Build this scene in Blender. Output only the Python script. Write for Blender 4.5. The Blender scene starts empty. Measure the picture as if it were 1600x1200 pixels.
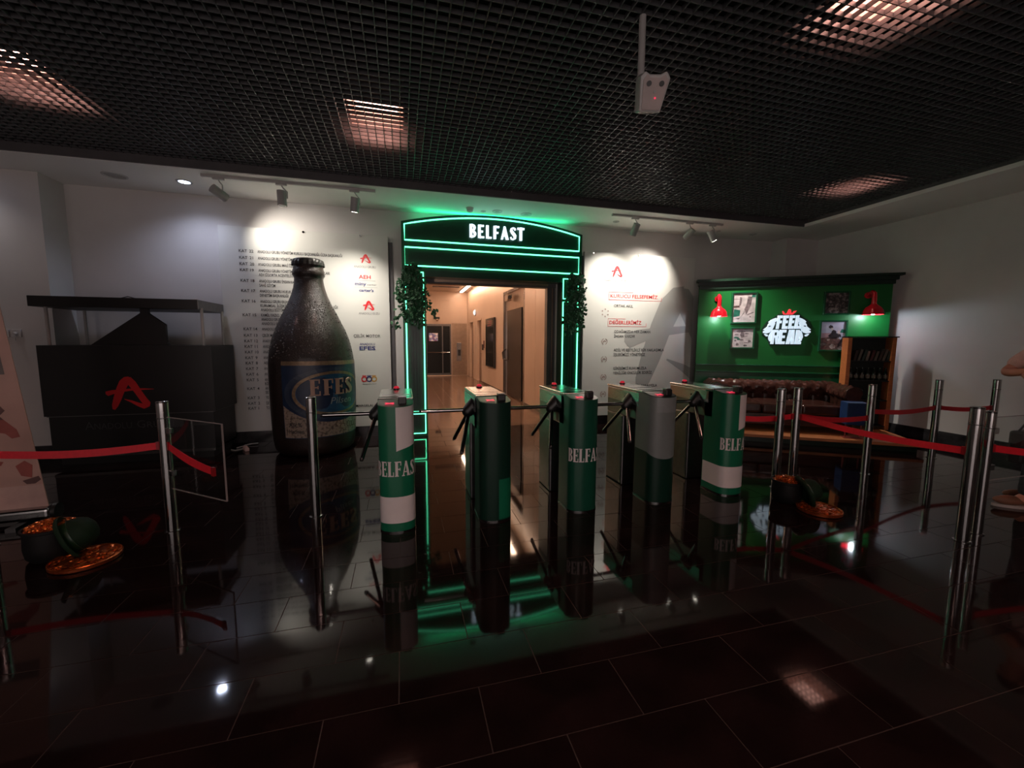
import bpy, math, random
from mathutils import Matrix, Vector
random.seed(7)
PI = math.pi
S = bpy.context.scene
COL = S.collection

# ------------------------------------------------------------------ camera
cam_d = bpy.data.cameras.new('camera'); cam = bpy.data.objects.new('camera', cam_d); COL.objects.link(cam)
cam_d.sensor_width = 36; cam_d.lens = 36 * 642.5 / 1600; cam_d.clip_start = .05
YAW, PITCH, ROLL = .2601, .10321, -.00432
_f = Vector((math.sin(YAW) * math.cos(PITCH), math.cos(YAW) * math.cos(PITCH), -math.sin(PITCH)))
_r = Vector((math.cos(YAW), -math.sin(YAW), 0)); _d = _f.cross(_r)
_r2 = _r * math.cos(ROLL) + _d * math.sin(ROLL); _d2 = _d * math.cos(ROLL) - _r * math.sin(ROLL)
cam.matrix_world = Matrix(((_r2.x, -_d2.x, -_f.x, 0), (_r2.y, -_d2.y, -_f.y, 0), (_r2.z, -_d2.z, -_f.z, 1.45), (0, 0, 0, 1)))
S.camera = cam

# ------------------------------------------------------------------ world, view
W = bpy.data.worlds.new('world'); S.world = W; W.use_nodes = True
W.node_tree.nodes['Background'].inputs[0].default_value = (1., .81, .77, 1)   # pinkish fill light, enters only by the added glazing behind
W.node_tree.nodes['Background'].inputs[1].default_value = 1.05
S.view_settings.view_transform = 'Standard'; S.view_settings.look = 'None'
S.view_settings.gamma = 1; S.view_settings.use_curve_mapping = False
S.view_settings.exposure = 0.6

def light(name, kind, loc, power, color, target=None, **kw):
    d = bpy.data.lights.new(name, kind); d.energy = power; d.color = color
    for k, v in kw.items(): setattr(d, k, v)
    o = bpy.data.objects.new(name, d); COL.objects.link(o); o.location = loc
    if target is not None:
        o.rotation_euler = (Vector(target) - Vector(loc)).to_track_quat('-Z', 'Y').to_euler()
    return o

# ------------------------------------------------------------------ materials
MATS = {}
def mat(name, color=(.5, .5, .5), rough=.5, metal=0., var=.12, scale=8., bump=0., bscale=60., emit=None, power=0., spec=.5, trans=0., coat=0., alpha=1.):
    if name in MATS: return MATS[name]
    m = bpy.data.materials.new(name); m.use_nodes = True; MATS[name] = m
    nt = m.node_tree; b = nt.nodes['Principled BSDF']
    b.inputs['Roughness'].default_value = rough; b.inputs['Metallic'].default_value = metal
    b.inputs['Specular IOR Level'].default_value = spec
    b.inputs['Transmission Weight'].default_value = trans
    b.inputs['Coat Weight'].default_value = coat
    tc = nt.nodes.new('ShaderNodeTexCoord')
    if var:
        n = nt.nodes.new('ShaderNodeTexNoise'); n.inputs['Scale'].default_value = scale; n.inputs['Detail'].default_value = 4
        nt.links.new(tc.outputs['Object'], n.inputs['Vector'])
        r = nt.nodes.new('ShaderNodeValToRGB'); c = color
        r.color_ramp.elements[0].position = .3; r.color_ramp.elements[1].position = .7
        r.color_ramp.elements[0].color = (*[max(0, v * (1 - var)) for v in c], 1)
        r.color_ramp.elements[1].color = (*[min(1, v * (1 + var)) for v in c], 1)
        nt.links.new(n.outputs['Fac'], r.inputs['Fac']); nt.links.new(r.outputs['Color'], b.inputs['Base Color'])
    else:
        b.inputs['Base Color'].default_value = (*color, 1)
    if bump:
        n2 = nt.nodes.new('ShaderNodeTexNoise'); n2.inputs['Scale'].default_value = bscale; n2.inputs['Detail'].default_value = 3
        nt.links.new(tc.outputs['Object'], n2.inputs['Vector'])
        bp = nt.nodes.new('ShaderNodeBump'); bp.inputs['Strength'].default_value = bump; bp.inputs['Distance'].default_value = .01
        nt.links.new(n2.outputs['Fac'], bp.inputs['Height']); nt.links.new(bp.outputs['Normal'], b.inputs['Normal'])
    if emit:
        b.inputs['Emission Color'].default_value = (*emit, 1); b.inputs['Emission Strength'].default_value = power
    return m

def wood_mat(name, c1, c2, rough=.45):
    m = bpy.data.materials.new(name); m.use_nodes = True; MATS[name] = m
    nt = m.node_tree; b = nt.nodes['Principled BSDF']; b.inputs['Roughness'].default_value = rough
    tc = nt.nodes.new('ShaderNodeTexCoord'); mp = nt.nodes.new('ShaderNodeMapping'); mp.inputs['Scale'].default_value = (1.5, 14, 14)
    n = nt.nodes.new('ShaderNodeTexNoise'); n.inputs['Scale'].default_value = 3; n.inputs['Detail'].default_value = 6; n.inputs['Distortion'].default_value = .6
    r = nt.nodes.new('ShaderNodeValToRGB'); r.color_ramp.elements[0].color = (*c1, 1); r.color_ramp.elements[1].color = (*c2, 1)
    r.color_ramp.elements[0].position = .35; r.color_ramp.elements[1].position = .65
    nt.links.new(tc.outputs['Object'], mp.inputs['Vector']); nt.links.new(mp.outputs['Vector'], n.inputs['Vector'])
    nt.links.new(n.outputs['Fac'], r.inputs['Fac']); nt.links.new(r.outputs['Color'], b.inputs['Base Color'])
    return m

def print_mat(name, stops, scale=5., kind='voronoi', dist=0.):
    """blotchy printed picture: a colour ramp over a cell or noise pattern"""
    m = bpy.data.materials.new(name); m.use_nodes = True; MATS[name] = m
    nt = m.node_tree; b = nt.nodes['Principled BSDF']; b.inputs['Roughness'].default_value = .35
    tc = nt.nodes.new('ShaderNodeTexCoord')
    n = nt.nodes.new('ShaderNodeTexNoise'); n.inputs['Scale'].default_value = scale; n.inputs['Detail'].default_value = 5; n.inputs['Distortion'].default_value = dist
    r = nt.nodes.new('ShaderNodeValToRGB'); r.color_ramp.interpolation = 'LINEAR'
    while len(r.color_ramp.elements) < len(stops): r.color_ramp.elements.new(.5)
    for e, (p, c) in zip(r.color_ramp.elements, stops): e.position = p; e.color = (*c, 1)
    nt.links.new(tc.outputs['Object'], n.inputs['Vector']); nt.links.new(n.outputs['Fac'], r.inputs['Fac'])
    nt.links.new(r.outputs['Color'], b.inputs['Base Color'])
    return m

M_WALL = mat('wall_paint', (.58, .55, .535), .75, var=.05, scale=1.5, bump=.05, bscale=180)
M_SOFFIT = mat('soffit_paint', (.86, .83, .80), .8, var=.03, scale=1)
M_MARBLE = mat('dark_marble', (.03, .028, .03), .18, var=.5, scale=9)
M_TRIM = mat('dark_trim', (.085, .078, .082), .45, var=.1)
M_SLAT = mat('grid_slat_metal', (.085, .085, .09), .42, .1, var=.1)
M_PLENUM = mat('plenum_black', (.006, .006, .007), .9)
M_TILE = mat('polished_granite', (.0085, .0038, .0036), .05, var=.45, scale=3.5, spec=.26)
M_GROUT = mat('grout', (.034, .019, .015), .7, var=.3, scale=20)
M_BLACK = mat('black_laminate', (.0065, .006, .0065), .45, var=.2, scale=3)
M_BLACK2 = mat('black_plastic', (.012, .012, .012), .35)
M_RED = mat('logo_red', (.62, .015, .02), .5, var=.05)
M_GREYPRINT = mat('grey_print', (.13, .13, .135), .6)
M_INK = mat('black_print', (.03, .03, .032), .6)
M_BLUEINK = mat('blue_print', (.02, .03, .16), .6)
M_GOLDINK = mat('gold_print', (.6, .3, .05), .6)
M_PANEL = mat('panel_white', (.60, .585, .55), .5, var=.03, scale=2)
M_PANELGREY = mat('panel_grey_print', (.345, .335, .32), .5, var=.03, scale=2)
M_CHROME = mat('polished_steel', (.42, .41, .41), .12, 1., var=.05)
M_STEEL = mat('brushed_steel', (.36, .36, .36), .2, 1., var=.08, scale=30)
M_STEELD = mat('dark_steel', (.16, .155, .155), .3, 1., var=.1, scale=20)
M_GREENWRAP = mat('green_vinyl', (.006, .12, .058), .32, var=.08, scale=5)
M_DKGREENWRAP = mat('dark_green_vinyl', (.004, .024, .015), .38, spec=.3, var=.08, scale=5)
M_WHITEWRAP = mat('white_vinyl', (.62, .57, .56), .38, var=.04)
M_GREYWRAP = mat('grey_vinyl', (.15, .17, .165), .38, var=.05)
M_PORTAL = mat('portal_green', (.004, .035, .02), .3, var=.15, scale=4)
M_NEON = mat('neon_green', (.1, .9, .5), .4, var=0, emit=(.10, .86, .42), power=3.2)
M_SIGN = mat('sign_white', (.9, .95, 1), .4, var=0, emit=(.74, .86, 1.), power=.85)
M_EMBLEM = mat('emblem_white', (.5, .55, .6), .4, var=0, emit=(.66, .84, 1.), power=.46)
M_SIGNRED = mat('sign_red', (.7, .03, .04), .4, var=0, emit=(.8, .04, .05), power=.6)
M_LEDRED = mat('led_red', (.8, .02, .05), .4, var=0, emit=(1., .03, .10), power=.8)
M_REDDOME = mat('red_lens', (.45, .01, .02), .3, var=0, emit=(1., .02, .06), power=.25)
M_BOTTLE = mat('brown_bottle', (.017, .0075, .005), .38, var=.35, scale=6, bump=.7, bscale=95, coat=.2)
M_LABELBLUE = mat('label_blue', (.008, .022, .06), .4, var=.2)
M_LABELBLUE2 = mat('label_blue_mid', (.012, .07, .15), .4, var=.15)
M_LABELGOLD = mat('label_gold', (.22, .15, .09), .4, .4, var=.25, scale=30)
M_LABELCREAM = print_mat('label_cream', [(.35, (.1, .075, .06)), (.5, (.30, .24, .19)), (.65, (.34, .27, .22))], 38)
M_SETGREEN = mat('set_green', (.004, .13, .022), .42, var=.06, scale=3)
M_SETTRIM = mat('set_green_trim', (.007, .075, .03), .25, var=.08)
M_SETDARK = mat('set_cornice_green', (.004, .02, .01), .4, var=.1)
M_LEATHER = mat('brown_leather', (.055, .02, .015), .16, var=.3, scale=12, bump=.15, bscale=140)
M_DECK = wood_mat('deck_wood', (.42, .14, .05), (.56, .21, .085))
M_SHELFWOOD = wood_mat('shelf_wood', (.40, .115, .035), (.5, .155, .05))
M_BELT = mat('red_belt', (.60, .006, .02), .55, var=.08, scale=40, bump=.1, bscale=400)
M_LAMPRED = mat('lamp_red', (.62, .008, .02), .22, var=.05, coat=.4)
M_BULB = mat('lamp_bulb', (1, 1, 1), .4, var=0, emit=(.75, .9, 1.), power=25.)
M_GOLD = mat('gold_coin', (.52, .12, .022), .24, .8, var=.35, scale=14)
M_GOLD2 = mat('gold_disc', (.22, .04, .008), .35, .6, var=.5, scale=25)
M_POT = mat('black_pot', (.004, .004, .004), .6, spec=.25)
M_HAT = mat('green_felt', (.004, .017, .006), .75, spec=.25, var=.2, bump=.1, bscale=200)
M_HATBAND = mat('green_band', (.010, .034, .012), .35, var=.15)
M_LEAF = mat('ivy_leaf', (.03, .10, .045), .4, var=.5, scale=25)
M_STEM = mat('ivy_stem', (.03, .035, .015), .6)
M_WHITEPL = mat('white_plastic', (.55, .53, .52), .4, var=.04)
M_GREYMETAL = mat('grey_fixture', (.44, .42, .41), .45, var=.05)
M_STONE = mat('corridor_stone', (.48, .36, .28), .35, var=.06, scale=1.2)
M_STONEP = mat('corridor_panel', (.47, .35, .27), .28, var=.05, scale=2)
M_BRONZE = mat('bronze_steel', (.33, .24, .18), .3, .8, var=.1)
M_DARKGLASS = mat('dark_glass', (.008, .009, .010), .25, var=.1, spec=.25)
M_SCREEN = mat('display_glass', (.012, .013, .012), .1, var=.1)
M_LED = mat('linear_led', (1, .9, .8), .4, var=0, emit=(1, .66, .45), power=27.)
M_DOWNL = mat('downlight_lens', (.8, .9, 1), .4, var=0, emit=(.62, .74, 1.), power=14.)
M_SPOTL = mat('spot_lens', (1, .95, .85), .4, var=0, emit=(1, .93, .8), power=16.)
M_WARM = mat('warm_diffuser', (1, .8, .7), .5, var=0, emit=(1., .50, .40), power=9.)
M_FIXT = mat('fixture_white', (.62, .50, .46), .6, var=.03)
M_BANNER = mat('banner_print', (.50, .29, .24), .55, var=.12, scale=2.2)
M_BANNERDK = mat('banner_print_dark', (.12, .05, .045), .55, var=.2, scale=6)
M_BANNERRED = mat('banner_print_red', (.32, .07, .055), .55, var=.25, scale=6)
M_BANNERGR = mat('banner_print_grey', (.15, .12, .11), .55, var=.1)
M_SKIN = mat('skin', (.50, .20, .13), .5, var=.08)
M_SHIRT = mat('pink_shirt', (.55, .34, .30), .8, var=.1, scale=25, bump=.15, bscale=60)
M_JEANS = mat('dark_jeans', (.035, .037, .045), .75, var=.3, scale=40, bump=.3, bscale=50)
M_SHOE = mat('brown_shoe', (.20, .085, .05), .5, var=.15)
M_SOLE = mat('pale_sole', (.35, .30, .28), .6)
M_HAIR = mat('dark_hair', (.015, .011, .009), .6)
M_BLUEBOX = mat('blue_box', (.008, .035, .12), .45, var=.1)
M_CABLE = mat('white_cable', (.6, .57, .55), .5)

def glass_mat():
    m = bpy.data.materials.new('clear_glass'); m.use_nodes = True
    nt = m.node_tree; nt.nodes.clear()
    o = nt.nodes.new('ShaderNodeOutputMaterial'); mix = nt.nodes.new('ShaderNodeMixShader')
    t = nt.nodes.new('ShaderNodeBsdfTransparent'); t.inputs[0].default_value = (.93, .94, .94, 1)
    g = nt.nodes.new('ShaderNodeBsdfGlossy'); g.inputs['Roughness'].default_value = .02
    fr = nt.nodes.new('ShaderNodeFresnel'); fr.inputs[0].default_value = 1.45
    ge = nt.nodes.new('ShaderNodeNewGeometry'); sb = nt.nodes.new('ShaderNodeMath'); sb.operation = 'SUBTRACT'; sb.inputs[0].default_value = 1.; ml = nt.nodes.new('ShaderNodeMath'); ml.operation = 'MULTIPLY'
    nt.links.new(ge.outputs['Backfacing'], sb.inputs[1]); nt.links.new(sb.outputs[0], ml.inputs[0]); nt.links.new(fr.outputs[0], ml.inputs[1])   # reflect once, at the entry face
    nt.links.new(ml.outputs[0], mix.inputs[0]); nt.links.new(t.outputs[0], mix.inputs[1]); nt.links.new(g.outputs[0], mix.inputs[2])
    nt.links.new(mix.outputs[0], o.inputs[0])
    return m
M_GLASS = glass_mat()
M_GLASSEDGE = mat('glass_edge', (.28, .23, .22), .2, var=0, spec=.8)

# ------------------------------------------------------------------ mesh builder
class B:
    def __init__(s): s.v = []; s.f = []
    def add(s, vs, fs, mx=None):
        n = len(s.v)
        s.v += [tuple(mx @ Vector(p)) if mx else tuple(p) for p in vs]
        s.f += [tuple(i + n for i in f) for f in fs]; return s
    def box(s, x0, x1, y0, y1, z0, z1, mx=None):
        v = [(x0, y0, z0), (x1, y0, z0), (x1, y1, z0), (x0, y1, z0), (x0, y0, z1), (x1, y0, z1), (x1, y1, z1), (x0, y1, z1)]
        return s.add(v, [(3, 2, 1, 0), (4, 5, 6, 7), (0, 1, 5, 4), (1, 2, 6, 5), (2, 3, 7, 6), (3, 0, 4, 7)], mx)
    def cyl(s, p0, p1, r0, r1=None, seg=16, caps=True):
        r1 = r0 if r1 is None else r1
        p0, p1 = Vector(p0), Vector(p1); d = (p1 - p0).normalized()
        a = d.orthogonal().normalized(); b = d.cross(a)
        v = []
        for p, r in ((p0, r0), (p1, r1)):
            for i in range(seg):
                t = 2 * PI * i / seg; v.append(tuple(p + a * (r * math.cos(t)) + b * (r * math.sin(t))))
        f = [(i, (i + 1) % seg, seg + (i + 1) % seg, seg + i) for i in range(seg)]
        if caps: f += [tuple(range(seg - 1, -1, -1)), tuple(range(seg, 2 * seg))]
        return s.add(v, f)
    def lathe(s, prof, seg=32, a0=0., a1=2 * PI, mx=None, cap=False):
        full = abs(a1 - a0 - 2 * PI) < 1e-6; n = seg if full else seg + 1
        v = []; f = []
        for r, z in prof:
            for i in range(n):
                t = a0 + (a1 - a0) * i / seg; v.append((r * math.sin(t), -r * math.cos(t), z))
        for j in range(len(prof) - 1):
            for i in range(seg):
                k = (i + 1) % n if full else i + 1
                f.append((j * n + i, j * n + k, (j + 1) * n + k, (j + 1) * n + i))
        if cap and full: f += [tuple(range(n - 1, -1, -1)), tuple(range((len(prof) - 1) * n, len(prof) * n))]
        return s.add(v, f, mx)
    def prism(s, poly, h0, h1, mx=None):
        """polygon in local XZ, extruded in Y from h0 to h1"""
        n = len(poly)
        v = [(x, h0, z) for x, z in poly] + [(x, h1, z) for x, z in poly]
        f = [tuple(range(n)), tuple(range(2 * n - 1, n - 1, -1))] + [(i + n, (i + 1) % n + n, (i + 1) % n, i) for i in range(n)]
        return s.add(v, f, mx)
    def prismz(s, poly, z0, z1, mx=None):
        n = len(poly)
        v = [(x, y, z0) for x, y in poly] + [(x, y, z1) for x, y in poly]
        f = [tuple(range(n - 1, -1, -1)), tuple(range(n, 2 * n))] + [(i, (i + 1) % n, (i + 1) % n + n, i + n) for i in range(n)]
        return s.add(v, f, mx)
    def tube(s, path, r, seg=8, closed=False):
        P = [Vector(p) for p in path]; n = len(P); v = []; f = []
        rr = r if hasattr(r, '__len__') else [r] * n
        up = None
        for i, p in enumerate(P):
            a = P[(i - 1) % n] if (closed or i > 0) else p; b = P[(i + 1) % n] if (closed or i < n - 1) else p
            d = (b - a).normalized()
            if up is None: up = d.orthogonal().normalized()
            up = (up - d * up.dot(d)); up = up.normalized() if up.length > 1e-5 else d.orthogonal().normalized()
            w = d.cross(up)
            for k in range(seg):
                t = 2 * PI * k / seg; v.append(tuple(p + up * (rr[i] * math.cos(t)) + w * (rr[i] * math.sin(t))))
        m = n if closed else n - 1
        for i in range(m):
            for k in range(seg):
                j = (i + 1) % n; f.append((i * seg + k, i * seg + (k + 1) % seg, j * seg + (k + 1) % seg, j * seg + k))
        if not closed: f += [tuple(range(seg - 1, -1, -1)), tuple(range((n - 1) * seg, n * seg))]
        return s.add(v, f)
    def ball(s, c, r, seg=16, rings=10, mx=None):
        rx, ry, rz = r if hasattr(r, '__len__') else (r, r, r)
        v = []; f = []
        for j in range(rings + 1):
            a = PI * j / rings - PI / 2
            for i in range(seg):
                t = 2 * PI * i / seg
                v.append((c[0] + rx * math.cos(a) * math.cos(t), c[1] + ry * math.cos(a) * math.sin(t), c[2] + rz * math.sin(a)))
        for j in range(rings):
            for i in range(seg):
                f.append((j * seg + i, j * seg + (i + 1) % seg, (j + 1) * seg + (i + 1) % seg, (j + 1) * seg + i))
        return s.add(v, f, mx)
    def ribbon(s, pts, y, h=.0):
        """flat stroke in XZ: pts = (x, z, width)"""
        n = len(pts); L = []; R = []
        for i, (x, z, w) in enumerate(pts):
            x0, z0, _ = pts[max(0, i - 1)]; x1, z1, _ = pts[min(n - 1, i + 1)]
            dx, dz = x1 - x0, z1 - z0; l = math.hypot(dx, dz) or 1
            L.append((x - dz / l * w / 2, z + dx / l * w / 2)); R.append((x + dz / l * w / 2, z - dx / l * w / 2))
        for i in range(n - 1):
            q = [R[i], R[i + 1], L[i + 1], L[i]]
            if h: s.prism(q, y - h, y)
            else: s.add([(a, y, b) for a, b in q], [(0, 1, 2, 3)])
        return s
    def mesh(s, name, smooth=False):
        m = bpy.data.meshes.new(name); m.from_pydata(s.v, [], s.f); m.validate(); m.update()
        if smooth:
            m.polygons.foreach_set('use_smooth', [True] * len(m.polygons))
        return m

def obj(name, b, material, parent=None, smooth=False, bevel=0., segs=2):
    me = b if isinstance(b, bpy.types.Mesh) else b.mesh(name, smooth)
    if not me.materials: me.materials.append(material)
    o = bpy.data.objects.new(name, me); COL.objects.link(o)
    if parent: o.parent = parent
    if smooth and not bevel:
        try: me.set_sharp_from_angle(angle=math.radians(42))
        except Exception: pass
    if bevel:
        md = o.modifiers.new('bevel', 'BEVEL'); md.width = bevel; md.segments = segs; md.limit_method = 'ANGLE'; md.angle_limit = math.radians(50)
    return o
def tag(o, label, cat, group=None):
    o['label'] = label; o['category'] = cat
    if group: o['group'] = group
    return o
def thing(name, label, cat, loc=(0, 0, 0), rz=0., group=None):
    o = bpy.data.objects.new(name, None); COL.objects.link(o); o.location = loc; o.rotation_euler = (0, 0, rz)
    o.empty_display_size = .1
    return tag(o, label, cat, group)
def struct(name, b, material, bevel=0., label=None):
    o = obj(name, b, material, bevel=bevel); o['kind'] = 'structure'
    if label: o['label'] = label
    return o
def dup(root, loc, rz=None, label=None):
    r = root.copy(); COL.objects.link(r); r.location = loc
    if rz is not None: r.rotation_euler = (0, 0, rz)
    if label: r['label'] = label
    for ch in list(root.children):
        c = ch.copy(); COL.objects.link(c); c.parent = r
        for g in list(ch.children):
            d = g.copy(); COL.objects.link(d); d.parent = c
    return r

# ------------------------------------------------------------------ lettering
_tc = {}
def text_raw(st, bold=0.):
    k = (st, bold)
    if k in _tc: return _tc[k]
    cu = bpy.data.curves.new('t', 'FONT'); cu.body = st; cu.size = 1; cu.resolution_u = 2; cu.offset = bold
    o = bpy.data.objects.new('t', cu); COL.objects.link(o)
    bpy.context.view_layer.update()
    dg = bpy.context.evaluated_depsgraph_get(); me = bpy.data.meshes.new_from_object(o.evaluated_get(dg))
    vs = [(v.co.x, v.co.y) for v in me.vertices]; fs = [tuple(p.vertices) for p in me.polygons]
    bpy.data.objects.remove(o); bpy.data.curves.remove(cu); bpy.data.meshes.remove(me)
    _tc[k] = (vs, fs); return vs, fs
CAP = .729
def put_text(b, st, x, z, cap, width=None, y=0., bold=0., center=False, shear=0.):
    """flat letters facing -Y, baseline at z, cap height in metres"""
    vs, fs = text_raw(st, bold)
    x0 = min(v[0] for v in vs); x1 = max(v[0] for v in vs); k = cap / CAP
    sx = width / (x1 - x0) if width else k
    off = x - (x1 - x0) * sx / 2 if center else x
    b.add([(off + (vx - x0) * sx + vy * k * shear, y, z + vy * k) for vx, vy in vs], fs)

def arcband(cx, cy, rx, ry, ix, iy, a0, a1, n=10):
    out = []
    for i in range(n):
        t0 = math.radians(a0 + (a1 - a0) * i / n); t1 = math.radians(a0 + (a1 - a0) * (i + 1) / n)
        out.append([(cx + ix * math.cos(t0), cy + iy * math.sin(t0)), (cx + rx * math.cos(t0), cy + ry * math.sin(t0)),
                    (cx + rx * math.cos(t1), cy + ry * math.sin(t1)), (cx + ix * math.cos(t1), cy + iy * math.sin(t1))])
    return out
def rc(x0, y0, x1, y1): return [(x0, y0), (x1, y0), (x1, y1), (x0, y1)]
def srib(pts):
    out = []; n = len(pts); L = []; R = []
    for i, (x, z, w) in enumerate(pts):
        x0, z0, _ = pts[max(0, i - 1)]; x1, z1, _ = pts[min(n - 1, i + 1)]
        dx, dz = x1 - x0, z1 - z0; l = math.hypot(dx, dz) or 1
        L.append((x - dz / l * w / 2, z + dx / l * w / 2)); R.append((x + dz / l * w / 2, z - dx / l * w / 2))
    for i in range(n - 1): out.append([R[i], R[i + 1], L[i + 1], L[i]])
    return out
def glyph(ch, serif=True):
    t = .075 if serif else .13; s = serif
    stem = [rc(.05, 0, .25, 1)]
    if s: stem += [rc(0, 0, .30, .055), rc(0, .945, .30, 1)]
    if ch == 'B':
        return stem + arcband(.27, .745, .25, .255, .07, .255 - t, -90, 90) + arcband(.27, .27, .29, .27, .10, .27 - t, -90, 90) + [rc(.2, 0, .28, t), rc(.2, 1 - t, .28, 1), rc(.2, .5, .28, .5 + t * .6)], .58
    if ch == 'E':
        g = stem + [rc(.2, 1 - t, .5, 1), rc(.2, 0, .52, t), rc(.2, .5 - t / 2, .43, .5 + t / 2)]
        if s: g += [rc(.44, .74, .5, 1), rc(.46, 0, .52, .27), rc(.38, .4, .43, .6)]
        return g, .55
    if ch == 'L':
        g = stem + [rc(.2, 0, .48, t)]
        if s: g += [rc(.42, 0, .48, .3)]
        return g, .51
    if ch == 'F':
        g = stem + [rc(.2, 1 - t, .5, 1), rc(.2, .48 - t / 2, .43, .48 + t / 2)]
        if s: g += [rc(.44, .72, .5, 1), rc(.38, .38, .43, .58)]
        return g, .50
    if ch == 'A':
        w = .09 if s else .17
        g = [[(.06, 0), (.06 + w, 0), (.38, 1), (.30, 1)], [(.27, 1), (.42, 1), (.68, 0), (.46, 0)], rc(.16, .24, .52, .24 + t)]
        if s: g += [rc(0, 0, .24, .055), rc(.4, 0, .74, .055)]
        return g, .70
    if ch == 'S':
        g = srib([(.44, .78, .1), (.40, .90, .12), (.27, .95, .1), (.14, .87, .17), (.12, .74, .2), (.20, .60, .22), (.33, .46, .23), (.42, .32, .22), (.41, .16, .19), (.28, .05, .1), (.13, .09, .11), (.07, .23, .09)])
        if s: g += [rc(.42, .70, .48, 1), rc(.03, 0, .09, .3)]
        return g, .52
    if ch == 'T':
        g = [rc(.2, 0, .4, 1), rc(.02, 1 - t * 1.1, .58, 1)]
        if s: g += [rc(.02, .72, .08, 1), rc(.52, .72, .58, 1), rc(.12, 0, .48, .055)]
        return g, .60
def word(st, serif=True, gap=.03):
    out = []; x = 0
    for ch in st:
        g, w = glyph(ch, serif)
        out += [[(x + px, py) for px, py in p] for p in g]; x += w + gap
    return out, x - gap

def brush_a(b, cx, cz, h, y, clip=None, depth=0.):
    """brush-stroke letter A emblem, h tall, about 1.35 h wide"""
    k = h
    st = [[(-.40, -.50, .07), (-.36, -.38, .16), (-.28, -.16, .21), (-.18, .12, .23), (-.08, .33, .25), (0, .42, .22), (.06, .42, .22)],
          [(-.02, .44, .16), (.05, .43, .20), (.14, .30, .22), (.27, .05, .19), (.40, -.20, .19), (.485, -.34, .20), (.47, -.42, .16)],
          [(.50, -.38, .14), (.40, -.43, .15), (.25, -.36, .115), (.08, -.26, .07), (-.10, -.18, .015)],
          [(-.56, -.02, .03), (-.54, .0, .15), (-.40, .045, .13), (-.2, .085, .09), (.1, .115, .065), (.4, .125, .05), (.70, .12, .01)]]
    for i_, s_ in enumerate(st):
        y = y - .0004
        pts = [(cx + x * k, cz + z * k, w * k) for x, z, w in s_]
        if clip is None: b.ribbon(pts, y, depth)
        else:
            q = B(); q.ribbon(pts, y)
            for f in q.f:
                poly = [(q.v[i][0], q.v[i][2]) for i in f]; out = []
                for i in range(len(poly)):
                    a, c = poly[i], poly[(i + 1) % len(poly)]
                    if a[0] <= clip: out.append(a)
                    if (a[0] <= clip) != (c[0] <= clip):
                        t = (clip - a[0]) / (c[0] - a[0]); out.append((clip, a[1] + t * (c[1] - a[1])))
                if len(out) >= 3: b.add([(u, y, w) for u, w in out], [tuple(range(len(out)))])

# ================================================================== SETTING
YW, ZC = 6.55, 3.36           # back wall plane, soffit height
XR, XL, YB = 7.6, -6.5, -3.0  # right wall, left wall, wall behind the camera
# floor: a grout bed with granite tiles in half bond
fl = struct('floor', B().box(XL - .15, XR + .15, YB - .15, 18, -.06, -.0015), M_GROUT)
TW, TH = .604, .2905
tile_spots = []
for r in range(-17, 56):
    y0 = 1.575 + r * TH; off = -.045 if r % 2 == 0 else .279
    for k in range(-12, 14):
        x0 = off + k * TW
        xa, xb = max(x0, XL), min(x0 + TW, XR)
        if xb - xa < .05 or y0 < YB: continue
        if y0 + TH > 6.6 and (xb < -.9 or xa > 2.75): continue
        tile_spots.append((xa, xb, y0, y0 + TH))
def in_view(x, y):
    v = Vector((x, y, -1.45)); z = v.dot(_f)
    if z < .3: return None
    px = 800 + 642.5 * v.dot(_r2) / z; py = 600 + 642.5 * v.dot(_d2) / z
    return z if -30 < px < 1630 and py < 1230 else None
vis = []; rest = []; inner = [t for t in tile_spots if t[2] > 6.6]; tile_spots = [t for t in tile_spots if t[2] <= 6.6]
for t in tile_spots:
    zs = [in_view(x, y) for x in t[:2] for y in t[2:]]
    zs = [z for z in zs if z]
    (vis if zs and t[1] - t[0] > .6 else rest).append((min(zs) if zs else 99, t))
vis.sort(key=lambda a: a[0]); rest += vis[292:]; vis = vis[:292]
g = .0022
tile_me = B().box(-TW / 2 + g, TW / 2 - g, -TH / 2 + g, TH / 2 - g, -.012, 0).mesh('tile'); tile_me.materials.append(M_TILE)
for _, (xa, xb, ya, yb) in vis:
    o = bpy.data.objects.new('tile', tile_me); COL.objects.link(o); o.parent = fl
    o.location = ((xa + xb) / 2, (ya + yb) / 2, 0); o.rotation_euler = (random.gauss(0, .0007), random.gauss(0, .0005), 0)
b = B()
for _, (xa, xb, ya, yb) in rest: b.box(xa + g, xb - g, ya + g, yb - g, -.012, 0)
o = obj('far_tiles', b, M_TILE, fl); o['kind'] = 'stuff'
b = B()
for xa, xb, ya, yb in inner: b.box(xa + g, xb - g, ya + g, yb - g, -.012, 0)
o = obj('corridor_tiles', b, mat('brown_stone_tile', (.13, .075, .05), .16, var=.2, scale=3), fl); o['kind'] = 'stuff'

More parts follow.
